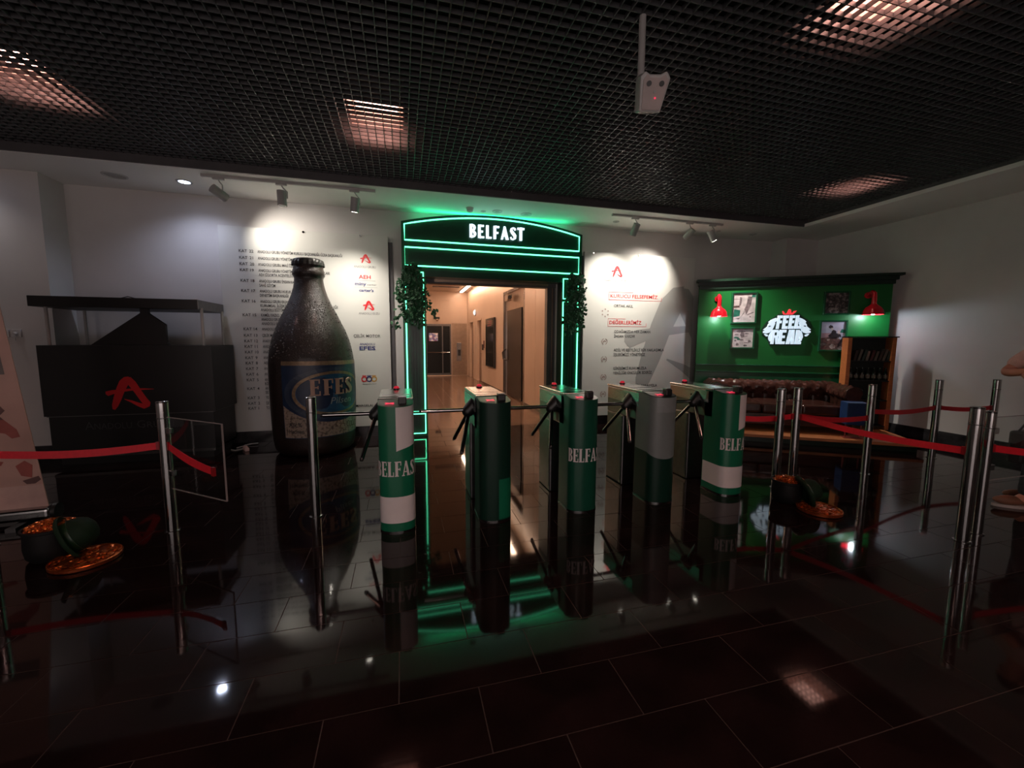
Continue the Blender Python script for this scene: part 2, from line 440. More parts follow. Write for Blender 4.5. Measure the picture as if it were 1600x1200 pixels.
# walls
b = B().box(-4.0, .34, YW, YW + .2, 0, 4.05).box(2.50, XR + .15, YW, YW + .2, 0, 4.05).box(.34, 2.50, YW, YW + .2, 2.40, 4.05)
struct('wall_back', b, M_WALL)
struct('wall_left_pier', B().box(XL - .15, -4.0, 6.17, YW + .2, 0, 4.05), M_WALL)
struct('wall_right_pier', B().box(6.87, XR, 6.22, YW, 0, 3.6), M_WALL)
struct('wall_right', B().box(XR, XR + .15, YB - .15, YW, 0, 4.05), M_WALL)
struct('wall_left', B().box(XL - .15, XL, YB - .15, 6.17, 0, 4.05), M_WALL)
GX0, GX1, GZ1 = -5.6, 2.0, 3.0     # opening for an added, unseen glazing that lets fill light in
struct('wall_front', B().box(XL, GX0, YB - .15, YB, 0, 4.05).box(GX1, XR, YB - .15, YB, 0, 4.05).box(GX0, GX1, YB - .15, YB, GZ1, 4.05), M_WALL)
win = struct('fill_window', B().box(GX0, GX1, YB - .12, YB - .04, 0, .06).box(GX0, GX1, YB - .12, YB - .04, GZ1 - .06, GZ1), M_TRIM, label='dark framed glazing behind the viewer, unseen and added for fill light')
for i in range(7):
    x = GX0 + (GX1 - GX0) * i / 6; obj('mullion', B().box(max(GX0, x - .03), min(GX1, x + .03), YB - .12, YB - .04, .06, GZ1 - .06), M_TRIM, win)
    if i < 6: obj('pane', B().box(x + .03, x + (GX1 - GX0) / 6 - .03, YB - .085, YB - .078, .06, GZ1 - .06), M_GLASS, win)
pl_ = light('fill_window_portal', 'AREA', (-1.8, YB - .02, 1.5), 1, (1, 1, 1), (-1.8, 0, 1.5), shape='RECTANGLE', size=7.5, size_y=2.9); pl_.data.cycles.is_portal = True
struct('baseboard_back', B().box(-4.0, .0, YW - .03, YW, 0, .17).box(2.86, 6.87, YW - .03, YW, 0, .17), M_MARBLE)
struct('baseboard_left', B().box(XL, -4.0, 6.14, 6.17, 0, .17).box(-4.0, -3.97, 6.14, YW, 0, .17), M_MARBLE)
struct('baseboard_right', B().box(XR - .03, XR, YB, 6.22, 0, .17), M_MARBLE)
# soffit and its dark edge
YS, XS, ZG = 5.60, 6.50, 3.45
struct('trim_soffit', B().box(XL, XR, YS, YW, ZC, ZC + .05).box(XS, XR, YB, YS, ZC, ZC + .05), M_SOFFIT)
struct('trim_grid_edge', B().box(XL, XS, YS - .02, YS, ZC + .004, ZG + .10).box(XS, XS + .02, YB, YS, ZC + .055, ZG + .10), M_TRIM)
# open-cell ceiling: a dark slab above and single slats
ce = struct('ceiling', B().box(XL - .15, XR + .15, YB - .15, YW + .2, 4.03, 4.1), M_PLENUM)
PIT = .0757; SLH = .030
xs = [XS - .04 - i * PIT for i in range(int((XS + 4.9) / PIT))]
ys = [YS - .05 - i * PIT for i in range(int((YS - .2) / PIT))]
sx_me = B().box(-.0032, .0032, ys[-1] - YS, 0, 0, SLH).mesh('slat'); sx_me.materials.append(M_SLAT)
sy_me = B().box(xs[-1] - .02 - XS, 0, -.0032, .0032, .0006, SLH - .0006).mesh('slat'); sy_me.materials.append(M_SLAT)
for x in xs:
    o = bpy.data.objects.new('slat', sx_me); COL.objects.link(o); o.parent = ce; o.location = (x, YS - .022, ZG)
for y in ys:
    o = bpy.data.objects.new('slat', sy_me); COL.objects.link(o); o.parent = ce; o.location = (XS - .002, y, ZG)
b = B()
for i in range(24): b.box(XL, xs[-1] - .05, YS - .05 - i * .23 - .004, YS - .05 - i * .23 + .004, ZG, ZG + SLH)
for i in range(10): b.box(XL + .1 + i * .15, XL + .108 + i * .15, ys[-1], YS - .03, ZG, ZG + SLH)
for i in range(30): b.box(XL, XS, ys[-1] - .1 - i * .1 - .004, ys[-1] - .1 - i * .1 + .004, ZG, ZG + SLH)
o = obj('outer_slats', b, M_SLAT, ce); o['kind'] = 'stuff'

# ---- warm troffers above the open grid
def troffer(x, y, label, power=0):
    t = thing('ceiling_light', label, 'ceiling light', (x, y, 3.55), group='warm square lights above the open-cell ceiling')
    h = .25
    b = B().box(-h, h, -h, h, .20, .22)
    for a in (0, 1, 2, 3): b.box(-h, h, -h, -h + .012, 0, .20, Matrix.Rotation(a * PI / 2, 4, 'Z'))
    obj('housing', b, M_FIXT, t); obj('diffuser', B().box(-.19, .19, -.19, .19, .13, .155), M_WARM, t)
    for q in (-.2, .2): obj('hanger', B().cyl((q, q, .22), (q, q, .47), .006, seg=6), M_TRIM, t)
    if power: light('troffer_fill', 'AREA', (x, y, 3.675), power, (1., .68, .61), (x, y, 0), shape='SQUARE', size=.36)  # extra lamp, only in the unseen troffers added for fill
    return t
troffer(-2.87, 4.32, 'warm square ceiling light above the grid, leftmost in the photo')
troffer(-.185, 4.30, 'warm square ceiling light above the grid left of the green portal')
troffer(2.86, 1.98, 'warm square ceiling light above the grid, largest in the top right')
troffer(5.62, 4.22, 'warm square ceiling light above the grid near the right soffit corner')
troffer(.5, -.6, 'unseen warm square light above the grid, added for front fill, overhead of the viewer', 40)  # these overhead ones are added, unseen, to light the turnstile fronts
troffer(3.4, -.6, 'unseen warm square light above the grid, added for front fill, overhead to the right of the viewer', 14)
troffer(-2.4, -.6, 'unseen warm square light above the grid, added for front fill, overhead to the left of the viewer', 14)

# ================================================================== CORRIDOR BEHIND THE PORTAL
CX0, CX1, CY, CZ = -.75, 2.69, 17.5, 3.5
b = B().box(CX1, CX1 + .2, YW + .2, 9.0, 0, 3.6).box(CX1, CX1 + .2, 11.0, 14.2, 0, 3.6).box(CX1, CX1 + .2, 15.1, 15.9, 0, 3.6).box(CX1, CX1 + .2, 16.8, CY, 0, 3.6)
b.box(CX1, CX1 + .2, 9.0, 11.0, 2.75, 3.6).box(CX1, CX1 + .2, 14.2, 15.1, 2.25, 3.6).box(CX1, CX1 + .2, 15.9, 16.8, 2.25, 3.6)
struct('wall_corridor_right', b, M_STONE)
struct('wall_corridor_left', B().box(CX0 - .2, CX0, YW + .2, CY, 0, 3.6), M_STONE)
b = B().box(CX0, .95, CY, CY + .2, 0, 3.6).box(2.0, CX1, CY, CY + .2, 0, 3.6).box(.95, 2.0, CY, CY + .2, 2.16, 3.6)
struct('wall_corridor_end', b, M_STONE)
struct('ceiling_corridor', B().box(CX0, CX1, YW + .2, CY, CZ, CZ + .1), mat('corridor_ceiling', (.50, .40, .33), .7, var=.03))
struct('trim_ceiling_slot', B().box(1.15, 2.15, 15.85, 16.1, CZ - .02, CZ + .01), M_TRIM)
struct('baseboard_corridor', B().box(CX1 - .02, CX1, YW + .2, 9.0, 0, .06).box(CX1 - .02, CX1, 11.0, 14.2, 0, .06), M_STEELD)
# wall cladding panels of the corridor
cw = struct('trim_corridor_cladding', B().box(CX1 - .012, CX1 - .001, YW + .21, 7.4, .06, 3.48), M_STONEP)
for y0, y1 in ((7.41, 8.2), (8.21, 8.985)): obj('panel', B().box(CX1 - .012, CX1 - .001, y0, y1, .06, 3.48), M_STONEP, cw)
for z0, z1 in ((2.2, 2.75), (2.76, 3.12), (3.13, 3.48)):
    for x0, x1 in ((.2, .94), (.95, 1.92), (1.93, 2.66)):
        obj('panel', B().box(x0, x1, CY - .014, CY - .001, z0, z1), M_STONEP, cw)
obj('panel', B().box(2.03, 2.66, CY - .014, CY - .001, .02, 2.19), M_BRONZE, cw)
# lift opening on the right
dl = struct('door_lift', B().box(CX1 + .05, CX1 + .12, 9.0, 11.0, 0, 2.75), M_BRONZE, label='bronze steel lift surround in the corridor')
obj('door_leaf', B().box(CX1 + .02, CX1 + .06, 9.35, 10.7, .02, 2.25), M_DARKGLASS, dl)
obj('reveal', B().box(CX1 - .015, CX1 + .06, 8.99, 9.06, 0, 2.76).box(CX1 - .015, CX1 + .06, 10.94, 11.01, 0, 2.76).box(CX1 - .015, CX1 + .06, 9.06, 10.94, 2.69, 2.76), M_STEEL, dl)
obj('handle', B().tube([(CX1 + .02, 10.75, .95), (CX1 - .06, 10.8, .98), (CX1 - .07, 10.85, 1.15), (CX1 + .0, 10.8, 1.25)], .022), M_BLACK2, dl, True)
for i, (y0, y1) in enumerate(((14.2, 15.1), (15.9, 16.8))):
    d = struct('door_%d' % (i + 1), B().box(CX1 + .06, CX1 + .1, y0, y1, 0, 2.25), M_BRONZE, label='narrow service door set into the corridor wall')
    obj('frame', B().box(CX1 - .012, CX1 + .09, y0, y0 + .05, 0, 2.25).box(CX1 - .012, CX1 + .09, y1 - .05, y1, 0, 2.25).box(CX1 - .012, CX1 + .09, y0 + .05, y1 - .05, 2.2, 2.25), M_STONEP, d)
    obj('door_handle', B().cyl((CX1 + .06, y0 + .12, 1.02), (CX1 + .0, y0 + .12, 1.02), .012, seg=8).box(CX1 - .005, CX1 + .01, y0 + .1, y0 + .24, 1.01, 1.03), M_STEEL, d)
# glass door at the far end
d = struct('door_3', B().box(.95, 1.0, CY + .02, CY + .1, 0, 2.16).box(1.95, 2.0, CY + .02, CY + .1, 0, 2.16).box(1.0, 1.95, CY + .02, CY + .1, 2.08, 2.16).box(1.0, 1.95, CY + .02, CY + .1, 0, .1), M_STEELD, label='dark framed glass door at the end of the corridor')
obj('pane', B().box(1.0, 1.62, CY + .05, CY + .07, .1, 2.08), M_DARKGLASS, d)
obj('pane', B().box(1.66, 1.95, CY + .05, CY + .07, .1, 2.08), M_DARKGLASS, d)
obj('mullion', B().box(1.62, 1.66, CY + .03, CY + .09, .1, 2.08), M_STEELD, d)
obj('push_bar', B().cyl((1.02, CY - .03, .98), (1.93, CY - .03, .98), .014, seg=8).box(1.60, 1.70, CY - .04, CY + .05, .95, 1.01), M_CHROME, d)
obj('reflected_poster', B().box(1.08, 1.45, CY + .045, CY + .05, 1.45, 1.78), print_mat('far_poster', [(.35, (.3, .05, .12)), (.5, (.12, .2, .5)), (.6, (.8, .75, .8))], 7), d)
obj('threshold', B().box(.95, 2.0, CY - .06, CY + .02, 0, .02), M_STONEP, d)
def small(name, label, cat, parts, group=None, loc=(0, 0, 0)):
    t = thing(name, label, cat, loc, group=group)
    for n, b_, m_ in parts: obj(n, b_, m_, t, smooth=True)
    return t
small('dome_sensor', 'small round white sensor light above the corridor service doors', 'sensor', [('base', B().cyl((CX1, 15.5, 2.52), (CX1 - .03, 15.5, 2.52), .13, seg=20), M_WHITEPL), ('lens', B().ball((CX1 - .03, 15.5, 2.52), (.05, .09, .09)), mat('sensor_glow', (.8, .9, 1), .4, var=0, emit=(.8, .9, 1), power=1.2))])
small('security_camera', 'dark security camera above the corridor lift door', 'camera', [('mount', B().cyl((CX1 - .0, 10.2, 2.62), (CX1 - .06, 10.2, 2.58), .03, seg=10), M_BLACK2), ('body', B().box(CX1 - .14, CX1 - .04, 10.05, 10.35, 2.46, 2.62), M_BRONZE), ('lens', B().cyl((CX1 - .09, 10.06, 2.54), (CX1 - .09, 10.0, 2.54), .05, seg=12), M_BLACK2)])
small('exit_sensor', 'dark box over the far glass door', 'sensor', [('body', B().box(1.28, 1.52, CY - .12, CY - .015, 2.36, 2.44), M_BLACK2), ('eye', B().ball((1.42, CY - .10, 2.32), .05), M_BRONZE)])
t = thing('wall_display', 'tall black display hung on the corridor wall', 'display', (CX1, 12.6, 1.4))
obj('casing', B().box(-.07, -.012, -.62, .62, -.75, .76), M_BLACK2, t); obj('screen', B().box(-.076, -.071, -.58, .58, -.71, .72), M_SCREEN, t)
bb = B()
for k in range(3): bb.box(-.078, -.0765, -.30, .30 - .1 * k, .52 + .06 * k, .545 + .06 * k)
obj('header_print', bb, mat('dim_red_print', (.3, .05, .05), .5), t)
t = thing('intercom_panel', 'slim steel call panel beside the far glass door', 'intercom', (2.32, CY - .014, 1.0))
obj('plate', B().box(-.1, .1, -.03, 0, -.38, .38), M_STEEL, t, bevel=.006); obj('receiver', B().box(-.05, .06, -.075, -.031, -.16, .10), M_BLACK2, t, bevel=.01)
t = thing('card_reader', 'small dark card reader beside the nearer service door', 'card reader', (CX1, 14.02, 1.25))
obj('body', B().box(-.05, 0, -.12, -.02, -.1, .1), M_BLACK2, t, bevel=.008); obj('tag_holder', B().box(-.03, 0, -.3, -.2, -.03, .22), M_BANNERDK, t)
for x, y0, y1, lb in ((2.40, 6.9, 17.25, 'long bright ceiling strip light along the right of the corridor'), (-.45, 6.9, 17.25, 'added unseen ceiling strip light along the left of the corridor')):  # left strip is added and unseen, it helps light the corridor
    t = thing('linear_light', lb, 'ceiling light', (x, 0, CZ - .003))
    obj('channel', B().box(-.07, .07, y0, y1, -.03, 0), M_WHITEPL, t); obj('diffuser', B().box(-.055, .055, y0 + .02, y1 - .02, -.045, -.031), M_LED, t)

# sliding glass door frame just inside the portal
d = struct('door_4', B().box(2.36, 2.44, 6.60, 6.72, 0, 2.42).box(2.47, 2.52, 6.60, 6.72, 0, 2.42).box(.34, 2.5, 6.58, 6.74, 2.34, 2.44), M_TRIM, label='dark frame of the sliding door inside the portal')
obj('rail_cover', B().box(.5, 2.36, 6.56, 6.58, 2.36, 2.42), M_BRONZE, d)
obj('parked_leaf', B().box(2.44, 2.47, 6.64, 6.66, .02, 2.34), M_BRONZE, d)

# ================================================================== GREEN PORTAL
pt = thing('neon_portal', 'dark green doorway surround outlined in green neon, with a lit sign', 'portal', (1.43, 6.33, 0))
PX0, PX1, PO0, PO1 = -1.41, 1.42, -1.075, 1.085
def portal_arch(x, z0, rise, half): return z0 + rise * (1 - (x / half) ** 2)
poly = [(PX0, 2.40), (PX1, 2.40)] + [(PX1 + (PX0 - PX1) * i / 24, portal_arch(PX1 + (PX0 - PX1) * i / 24, 3.165, .178, 1.42)) for i in range(25)]
obj('header', B().prism(poly, 0, .22), M_PORTAL, pt)
obj('jamb', B().box(PX0, PO0, 0, .22, 0, 2.40), M_PORTAL, pt); obj('jamb', B().box(PO1, PX1, 0, .22, 0, 2.40), M_PORTAL, pt)
for x0, x1 in ((PX0 + .1, PO0 - .11), (PO1 + .11, PX1 - .1)):     # fluted centre of each jamb
    for k in range(3): obj('flute', B().box(x0 + (x1 - x0) * k / 3 + .006, x0 + (x1 - x0) * (k + 1) / 3 - .006, -.012, 0, .2, 2.0), M_PORTAL, pt)
obj('added_glow_strip', B().add([(x_, y_, portal_arch(x_, 3.165, .178, 1.42) + .004) for i in range(21) for x_ in [-1.2 + 2.4 * i / 20] for y_ in (.03, .12)], [(2 * i, 2 * i + 2, 2 * i + 3, 2 * i + 1) for i in range(20)]), mat('green_glow', (.1, .9, .5), .4, var=0, emit=(.04, 1., .42), power=2.6), pt)  # added glow, unseen from below, to tint the soffit green
NR = .0095
def neon(path): obj('neon_tube', B().tube(path, NR, 8, closed=True), M_NEON, pt, True)
y = -.016
L, R_ = -1.365, 1.36
neon([(L, y, 2.905), (R_, y, 2.90)] + [(R_ + (L - R_) * i / 24, y, portal_arch(R_ + (L - R_) * i / 24, 3.125, .168, 1.37)) for i in range(25)])
neon([(L, y, 2.545), (R_, y, 2.54), (R_, y, 2.80), (L, y, 2.805)])
for a, c in ((L, -1.11), (1.10, R_)):
    neon([(a, y, 2.14), (c, y, 2.14), (c, y, 2.455), (a, y, 2.455)])
    neon([(a, y, .39), (c, y, .39), (c, y, 2.09), (a, y, 2.09)])
    neon([(a, y, .05), (c, y, .05), (c, y, .35), (a, y, .35)])
polys, w = word('BELFAST', False, .07)
k = .19; sx = .865 / w
b = B()
for p in polys: b.prism([(-.43 + px * sx, 2.998 + pz * k) for px, pz in p], -.05, -.02)
obj('sign_lettering', b, M_SIGN, pt)['label'] = 'white lit lettering reading BELFAST'

def ivy(x, z, w, h, label, seed):
    rnd = random.Random(seed)
    t = thing('ivy_garland', label, 'plant', (x, 6.235, z), group='ivy hung on the portal jambs')
    st = B(); lf = B()
    for i in range(14):
        x0 = rnd.uniform(-w * .35, w * .35); pts = [(x0, -.02, h * .35)]
        for k in range(6):
            p = pts[-1]; pts.append((p[0] + rnd.uniform(-.05, .05) + x0 * .12, -.03 - .06 * rnd.random(), p[2] - rnd.uniform(.05, .15) * h / .5))
        st.tube(pts, .004, 5)
        for p in pts:
            for q in range(9):
                c = Vector(p) + Vector((rnd.gauss(0, .035), rnd.uniform(-.06, .03), rnd.gauss(0, .04)))
                s_ = rnd.uniform(.018, .036)
                mx = Matrix.Translation(c) @ Matrix.Rotation(rnd.uniform(-.9, .9), 4, 'Z') @ Matrix.Rotation(rnd.uniform(-.7, .7), 4, 'X') @ Matrix.Rotation(rnd.uniform(0, 6.28), 4, 'Y')
                lf.add([(0, 0, -s_), (s_ * .75, .004, -s_ * .2), (s_ * .5, -.004, s_ * .7), (0, .006, s_ * 1.1), (-s_ * .5, -.004, s_ * .7), (-s_ * .75, .004, -s_ * .2)], [(0, 1, 2, 3), (0, 3, 4, 5)], mx)
    obj('stems', st, M_STEM, t); o = obj('leaves', lf, M_LEAF, t); o['kind'] = 'stuff'
ivy(.17, 2.26, .30, .55, 'leafy ivy clump on the left portal jamb', 3)
ivy(2.70, 2.24, .30, .55, 'leafy ivy clump on the right portal jamb', 5)

# ================================================================== TEXT PANELS
def zpx(p): return 2.66 - (p - 391) * .00875
pl = thing('directory_panel', 'tall pale directory panel listing floors, behind the giant bottle', 'sign panel', (0, 6.48, 0))
obj('board', B().box(-2.345, -.17, 0, .045, .165, 2.975), M_PANEL, pl, bevel=.004)
obj('shade_backing', B().box(-2.28, -.11, .045, .07, .15, 2.90), M_TRIM, pl)  # dark sheet offset behind the board, standing in for its shadow gap
rows = [(22, 391, ['ANADOLU GRUBU YÖNETİM KURULU BAŞKANLIĞI / İCRA BAŞKANLIĞI']), (21, 401, ['ANADOLU GRUBU YÖNETİM K']), (20, 410.5, ['ANADOLU GRUBU MALİ İŞLER']),
        (19, 419.7, ['ANADOLU GRUBU YÖNETİM K|NLARI', 'AEH SİGORTA ACENTELİĞİ &']), (18, 436, ['ANADOLU GRUBU İNSAN KAY', 'SAHİ GİYİM']),
        (17, 451.5, ['ANADOLU GRUBU HUKUK İŞ', 'DENETİM BAŞKANLIĞI']), (16, 467.5, ['ANADOLU GRUBU EKONO', 'KURUMSAL İLİŞKİLER, İLE|LIĞI', 'ANADOLU EĞİTİM VE']),
        (15, 489, ['KAMİL YAZICI YÖN', 'ANADOLU GRUBU', 'ANADOLU EFES S']), (14, 511, ['ANADOLU EFES']), (13, 521, ['ÇELİK MOTOR']), (12, 530, ['ANADOL']), (11, 538.7, ['ANADO']),
        (10, 547.5, ['ANAD']), (9, 556.5, ['ANA']), (8, 565, ['AEL']), (7, 574, ['AN']), (6, 583, ['AN']), (5, 592, ['AN', 'BİL']), (4, 606, ['AN', 'SE']),
        (3, 621, ['YE']), (2, 630, ['ŞE']), (1, 638, ['TO'])]
b1 = B(); b2 = B(); yy = -.003
for n, p, lines in rows:
    z = zpx(p) - .022
    put_text(b1, 'KAT', -2.11, z, .04, .10, yy, .012); put_text(b1, str(n), -1.985, z, .04, None, yy, .012)
    for j, s_ in enumerate(lines):
        s_, _, tail = s_.partition('|')
        put_text(b2, s_, -1.885, z - .058 * j, .04, min(1.08, .0198 * len(s_)), yy, .012)
        if tail: put_text(b2, tail, -1.08 if tail == 'NLARI' else -.97, z - .058 * j, .04, .0198 * len(tail), yy, .012)
obj('floor_numbers', b1, M_INK, pl); obj('tenant_names', b2, M_INK, pl)
b = B(); brush_a(b, -.49, 2.635, .125, yy); brush_a(b, -.465, 1.965, .135, yy); obj('red_emblems', b, M_RED, pl)
b = B()
put_text(b, 'ANADOLU GRUBU', -.50, 2.505, .034, .30, yy, center=True); put_text(b, 'ANADOLU ISUZU', -.46, 1.835, .034, .29, yy, center=True)
put_text(b, 'center', -.475, 2.255, .03, .13, yy); b.box(-.60, -.36, yy, yy + .0004, 2.322, 2.325).box(-.655, -.335, yy, yy + .0004, 2.225, 2.227)
obj('grey_captions', b, M_GREYPRINT, pl)
b = B(); put_text(b, 'AEH', -.59, 2.35, .055, .165, yy, .02); put_text(b, 'TOU', -.42, .465, .035, .085, yy, .012); obj('red_lettering', b, M_RED, pl)
b = B(); put_text(b, 'miny', -.645, 2.255, .045, .155, yy, .025); put_text(b, "carter's", -.49, 2.165, .042, .20, yy, .02, True)
put_text(b, 'ANADOLU', -.50, 1.385, .034, .215, yy, .012, True); put_text(b, 'EFES', -.50, 1.315, .055, .225, yy, .025, True); obj('blue_lettering', b, M_BLUEINK, pl)
b = B(); put_text(b, 'ÇELİK MOTOR', -.50, 1.50, .045, .375, yy, .004, True); put_text(b, 'MARGELAI', -.69, .465, .035, .24, yy, .012); put_text(b, 'ANADOLU', -.49, .80, .016, .19, yy, center=True); obj('black_lettering', b, M_INK, pl)
def ringm(b, cx, cz, r0, r1):
    n = 20; v = []
    for i in range(n):
        t = 2 * PI * i / n; v += [(cx + r0 * math.cos(t), yy, cz + r0 * math.sin(t)), (cx + r1 * math.cos(t), yy, cz + r1 * math.sin(t))]
    b.add(v, [(2 * i, 2 * i + 1, (2 * i + 3) % (2 * n), (2 * i + 2) % (2 * n)) for i in range(n)])
for cx, m_ in ((-.56, M_RED), (-.49, M_BLUEINK), (-.42, M_GOLDINK)):
    b = B(); ringm(b, cx, .88, .026, .042); b.box(cx - .03, cx + .03, yy, yy + .0004, .925, .935); obj('ring_emblem', b, m_, pl)
for x in (-1.3, -.55):
    obj('standoff_cap', B().cyl((x, -.012, 2.955), (x, .02, 2.955), .014, seg=12), M_CHROME, pl, True)

pr = thing('values_panel', 'tall pale panel with red headings and a huge grey emblem, right of the portal', 'sign panel', (0, 6.48, 0))
obj('board', B().box(2.965, 5.125, 0, .045, .165, 2.945), M_PANEL, pr, bevel=.004)
obj('shade_backing', B().box(2.90, 5.08, .045, .07, .15, 2.88), M_TRIM, pr)  # dark sheet peeking out as the shade behind this board
b = B(); brush_a(b, 4.80, 1.47, 1.84, -.0004, clip=5.122); obj('grey_emblem', b, M_PANELGREY, pr)
b = B(); brush_a(b, 3.57, 2.64, .185, yy)
put_text(b, 'KURUCU FELSEFEMİZ', 3.46, 2.205, .062, .92, yy, .01); put_text(b, 'DEĞERLERİMİZ', 3.455, 1.755, .062, .62, yy, .01)
for x0, x1, z0, z1 in ((3.43, 4.46, 2.165, 2.30), (3.425, 4.17, 1.715, 1.85)):
    b.box(x0, x1, yy, yy + .0003, z0, z0 + .005).box(x0, x0 + .005, yy, yy + .0003, z0, z1).box(x0, x0 + (x1 - x0) * .45, yy, yy + .0003, z1 - .005, z1).box(x1 - .005, x1, yy, yy + .0003, z0, z0 + .06)
obj('red_headings', b, M_RED, pr)
b = B(); put_text(b, 'ANADOLU GRUBU', 3.335, 2.475, .05, .45, yy); obj('emblem_caption', b, M_GREYPRINT, pr)
b = B()
for s_, x, z, wd in (('ORTAK AKIL', 3.53, 2.045, .37), ('ODAĞIMIZDA HER ZAMAN', 3.55, 1.605, .71), ('İNSAN VARDIR', 3.55, 1.525, .41), ('ADİL VE EŞİTLİKÇİ BİR YAKLAŞIMLA', 3.55, 1.285, 1.0), ('İŞLERİMİZİ YÖNETİRİZ', 3.55, 1.205, .62),
                     ('GİRİŞİMCİ RUHUMUZLA', 3.55, .965, .66), ('YENİLİĞE ÖNCÜLÜK EDERİZ', 3.55, .885, .77), ('BİR ANLAYIŞLA', 3.99, .65, .45)):
    put_text(b, s_, x, z, .048, wd, yy, .012)
obj('value_lines', b, M_INK, pr)
b = B()
for i in range(6):
    a = i * PI / 3; cx, cz = 3.37 + .06 * math.sin(a), 1.945 + .06 * math.cos(a)
    b.add([(cx - .014, yy, cz), (cx, yy, cz - .014), (cx + .014, yy, cz), (cx, yy, cz + .014)], [(0, 1, 2, 3)])
for cz in (1.455, 1.15, .84, .54):
    for a0, a1 in ((110, 250), (-70, 70)):
        q = arcband(3.37, cz, .055, .055, .045, .045, a0, a1)
        for p in q: b.add([(u, yy, w_) for u, w_ in p], [(0, 1, 2, 3)])
    for p in arcband(3.37, cz - .01, .028, .028, .012, .012, 0, 200): b.add([(u, yy, w_) for u, w_ in p], [(0, 1, 2, 3)])
obj('value_icons', b, mat('icon_print', (.30, .19, .17), .6), pr)
for x in (3.12, 3.98): obj('standoff_cap', B().cyl((x, -.012, 2.925), (x, .02, 2.925), .014, seg=12), M_CHROME, pr, True)

# ================================================================== GIANT BOTTLE
bt = thing('giant_bottle', 'giant brown beer bottle prop with a blue and cream label', 'bottle', (-1.15, 5.93, 0))
prof = [(0, 0), (.36, 0), (.43, .015), (.475, .06), (.49, .13), (.505, .3), (.513, .6), (.515, 1.0), (.512, 1.15), (.503, 1.25), (.485, 1.36), (.455, 1.48), (.41, 1.6), (.355, 1.72), (.305, 1.83), (.255, 1.93), (.215, 2.03), (.188, 2.12), (.175, 2.19), (.171, 2.24), (.175, 2.26), (.192, 2.28), (.192, 2.32), (.180, 2.36), (.176, 2.40), (.176, 2.44), (0, 2.44)]
obj('glass_body', B().lathe(prof, 64), M_BOTTLE, bt, True)
cp = []
b = B(); n = 42
for zi, r in ((2.405, .194), (2.44, .190), (2.475, .181), (2.49, .150), (2.495, .0)):
    for i in range(n):
        rr = r * (1 + (.022 if i % 2 else -.012) * (1 if zi < 2.45 else 0)); t_ = 2 * PI * i / n; b.v.append((rr * math.cos(t_), rr * math.sin(t_), zi))
for j in range(4):
    for i in range(n): b.f.append((j * n + i, j * n + (i + 1) % n, (j + 1) * n + (i + 1) % n, (j + 1) * n + i))
obj('crown_cap', b, mat('cap_metal', (.03, .027, .025), .35, .3), bt)
A0 = math.radians(39); AH = math.radians(70)
def shell(z0, z1, a0, a1, off, seg=40, nz=6):
    def rad(z):
        for (r0, h0), (r1, h1) in zip(prof[1:], prof[2:]):
            if h0 <= z <= h1: return r0 + (r1 - r0) * (z - h0) / (h1 - h0)
        return .5
    return B().lathe([(rad(z0 + (z1 - z0) * i / nz) + off, z0 + (z1 - z0) * i / nz) for i in range(nz + 1)], seg, a0, a1), rad
b, rad = shell(.25, 1.15, A0 - AH, A0 + AH, .004); lab = obj('label', b, M_LABELBLUE, bt, True); lab['label'] = 'blue bottle label with a gold-edged oval'
b, _ = shell(1.15, 1.20, A0 - AH, A0 + AH, .006, nz=2); obj('gold_band', b, M_LABELGOLD, lab, True)
def wrap(b, off=.008, da=0.):
    """bend flat XZ mesh (x = arc length from label centre) onto the bottle"""
    out = B(); vs = []
    for x, y_, z in b.v:
        r = rad(z) + off - y_; a = A0 + da + x / .515; vs.append((r * math.sin(a), -r * math.cos(a), z))
    out.v = vs; out.f = b.f; return out
def fine(poly, n=6):
    out = []
    for i in range(len(poly)):
        (x0, z0), (x1, z1) = poly[i], poly[(i + 1) % len(poly)]
        out += [(x0 + (x1 - x0) * k / n, z0 + (z1 - z0) * k / n) for k in range(n)]
    return out
b = B(); NX = 26
for i in range(NX):           # cream lower part with a curved upper edge
    x0 = -.62 + 1.24 * i / NX; x1 = -.62 + 1.24 * (i + 1) / NX
    zt = lambda x: .44 + .22 * min(1, (abs(x) / .62)) ** 2.2
    b.add([(x0, 0, .262), (x1, 0, .262), (x1, 0, zt(x1)), (x0, 0, zt(x0))], [(0, 1, 2, 3)])
obj('cream_field', wrap(b, .0065), M_LABELCREAM, lab, True)
def ell(b, rx, rz, ix, iz, cz=.80):
    for p in arcband(0, cz, rx, rz, ix, iz, 0, 360, 48): b.add([(u, 0, w_) for u, w_ in p], [(0, 1, 2, 3)])
b = B(); ell(b, .60, .325, .53, .285); obj('outer_oval', wrap(b, .0075), mat('label_blue_grey', (.025, .04, .075), .4), lab, True)
b = B(); ell(b, .50, .275, .46, .24); obj('gold_oval', wrap(b, .009), M_LABELGOLD, lab, True)
b = B(); ell(b, .465, .245, .02, .01); obj('blue_oval', wrap(b, .0078), M_LABELBLUE2, lab, True)
polys, w_ = word('EFES', True, .10)
b = B(); k = .20; sx = .56 / w_
for p in polys:
    xs_ = [q[0] for q in p]; b.prism(fine([(-.30 + px * sx, .78 + pz * k) for px, pz in p], 4), -.012, 0)
obj('brand_lettering', wrap(b, .010), mat('label_lettering', (.42, .27, .20), .45), lab)['label'] = 'raised pale lettering reading EFES'
b = B(); put_text(b, 'Pilsen', -.07, .665, .085, .30, 0, 0, shear=.25); obj('script_lettering', wrap(b, .011), mat('script_print', (.28, .30, .30), .5), lab)
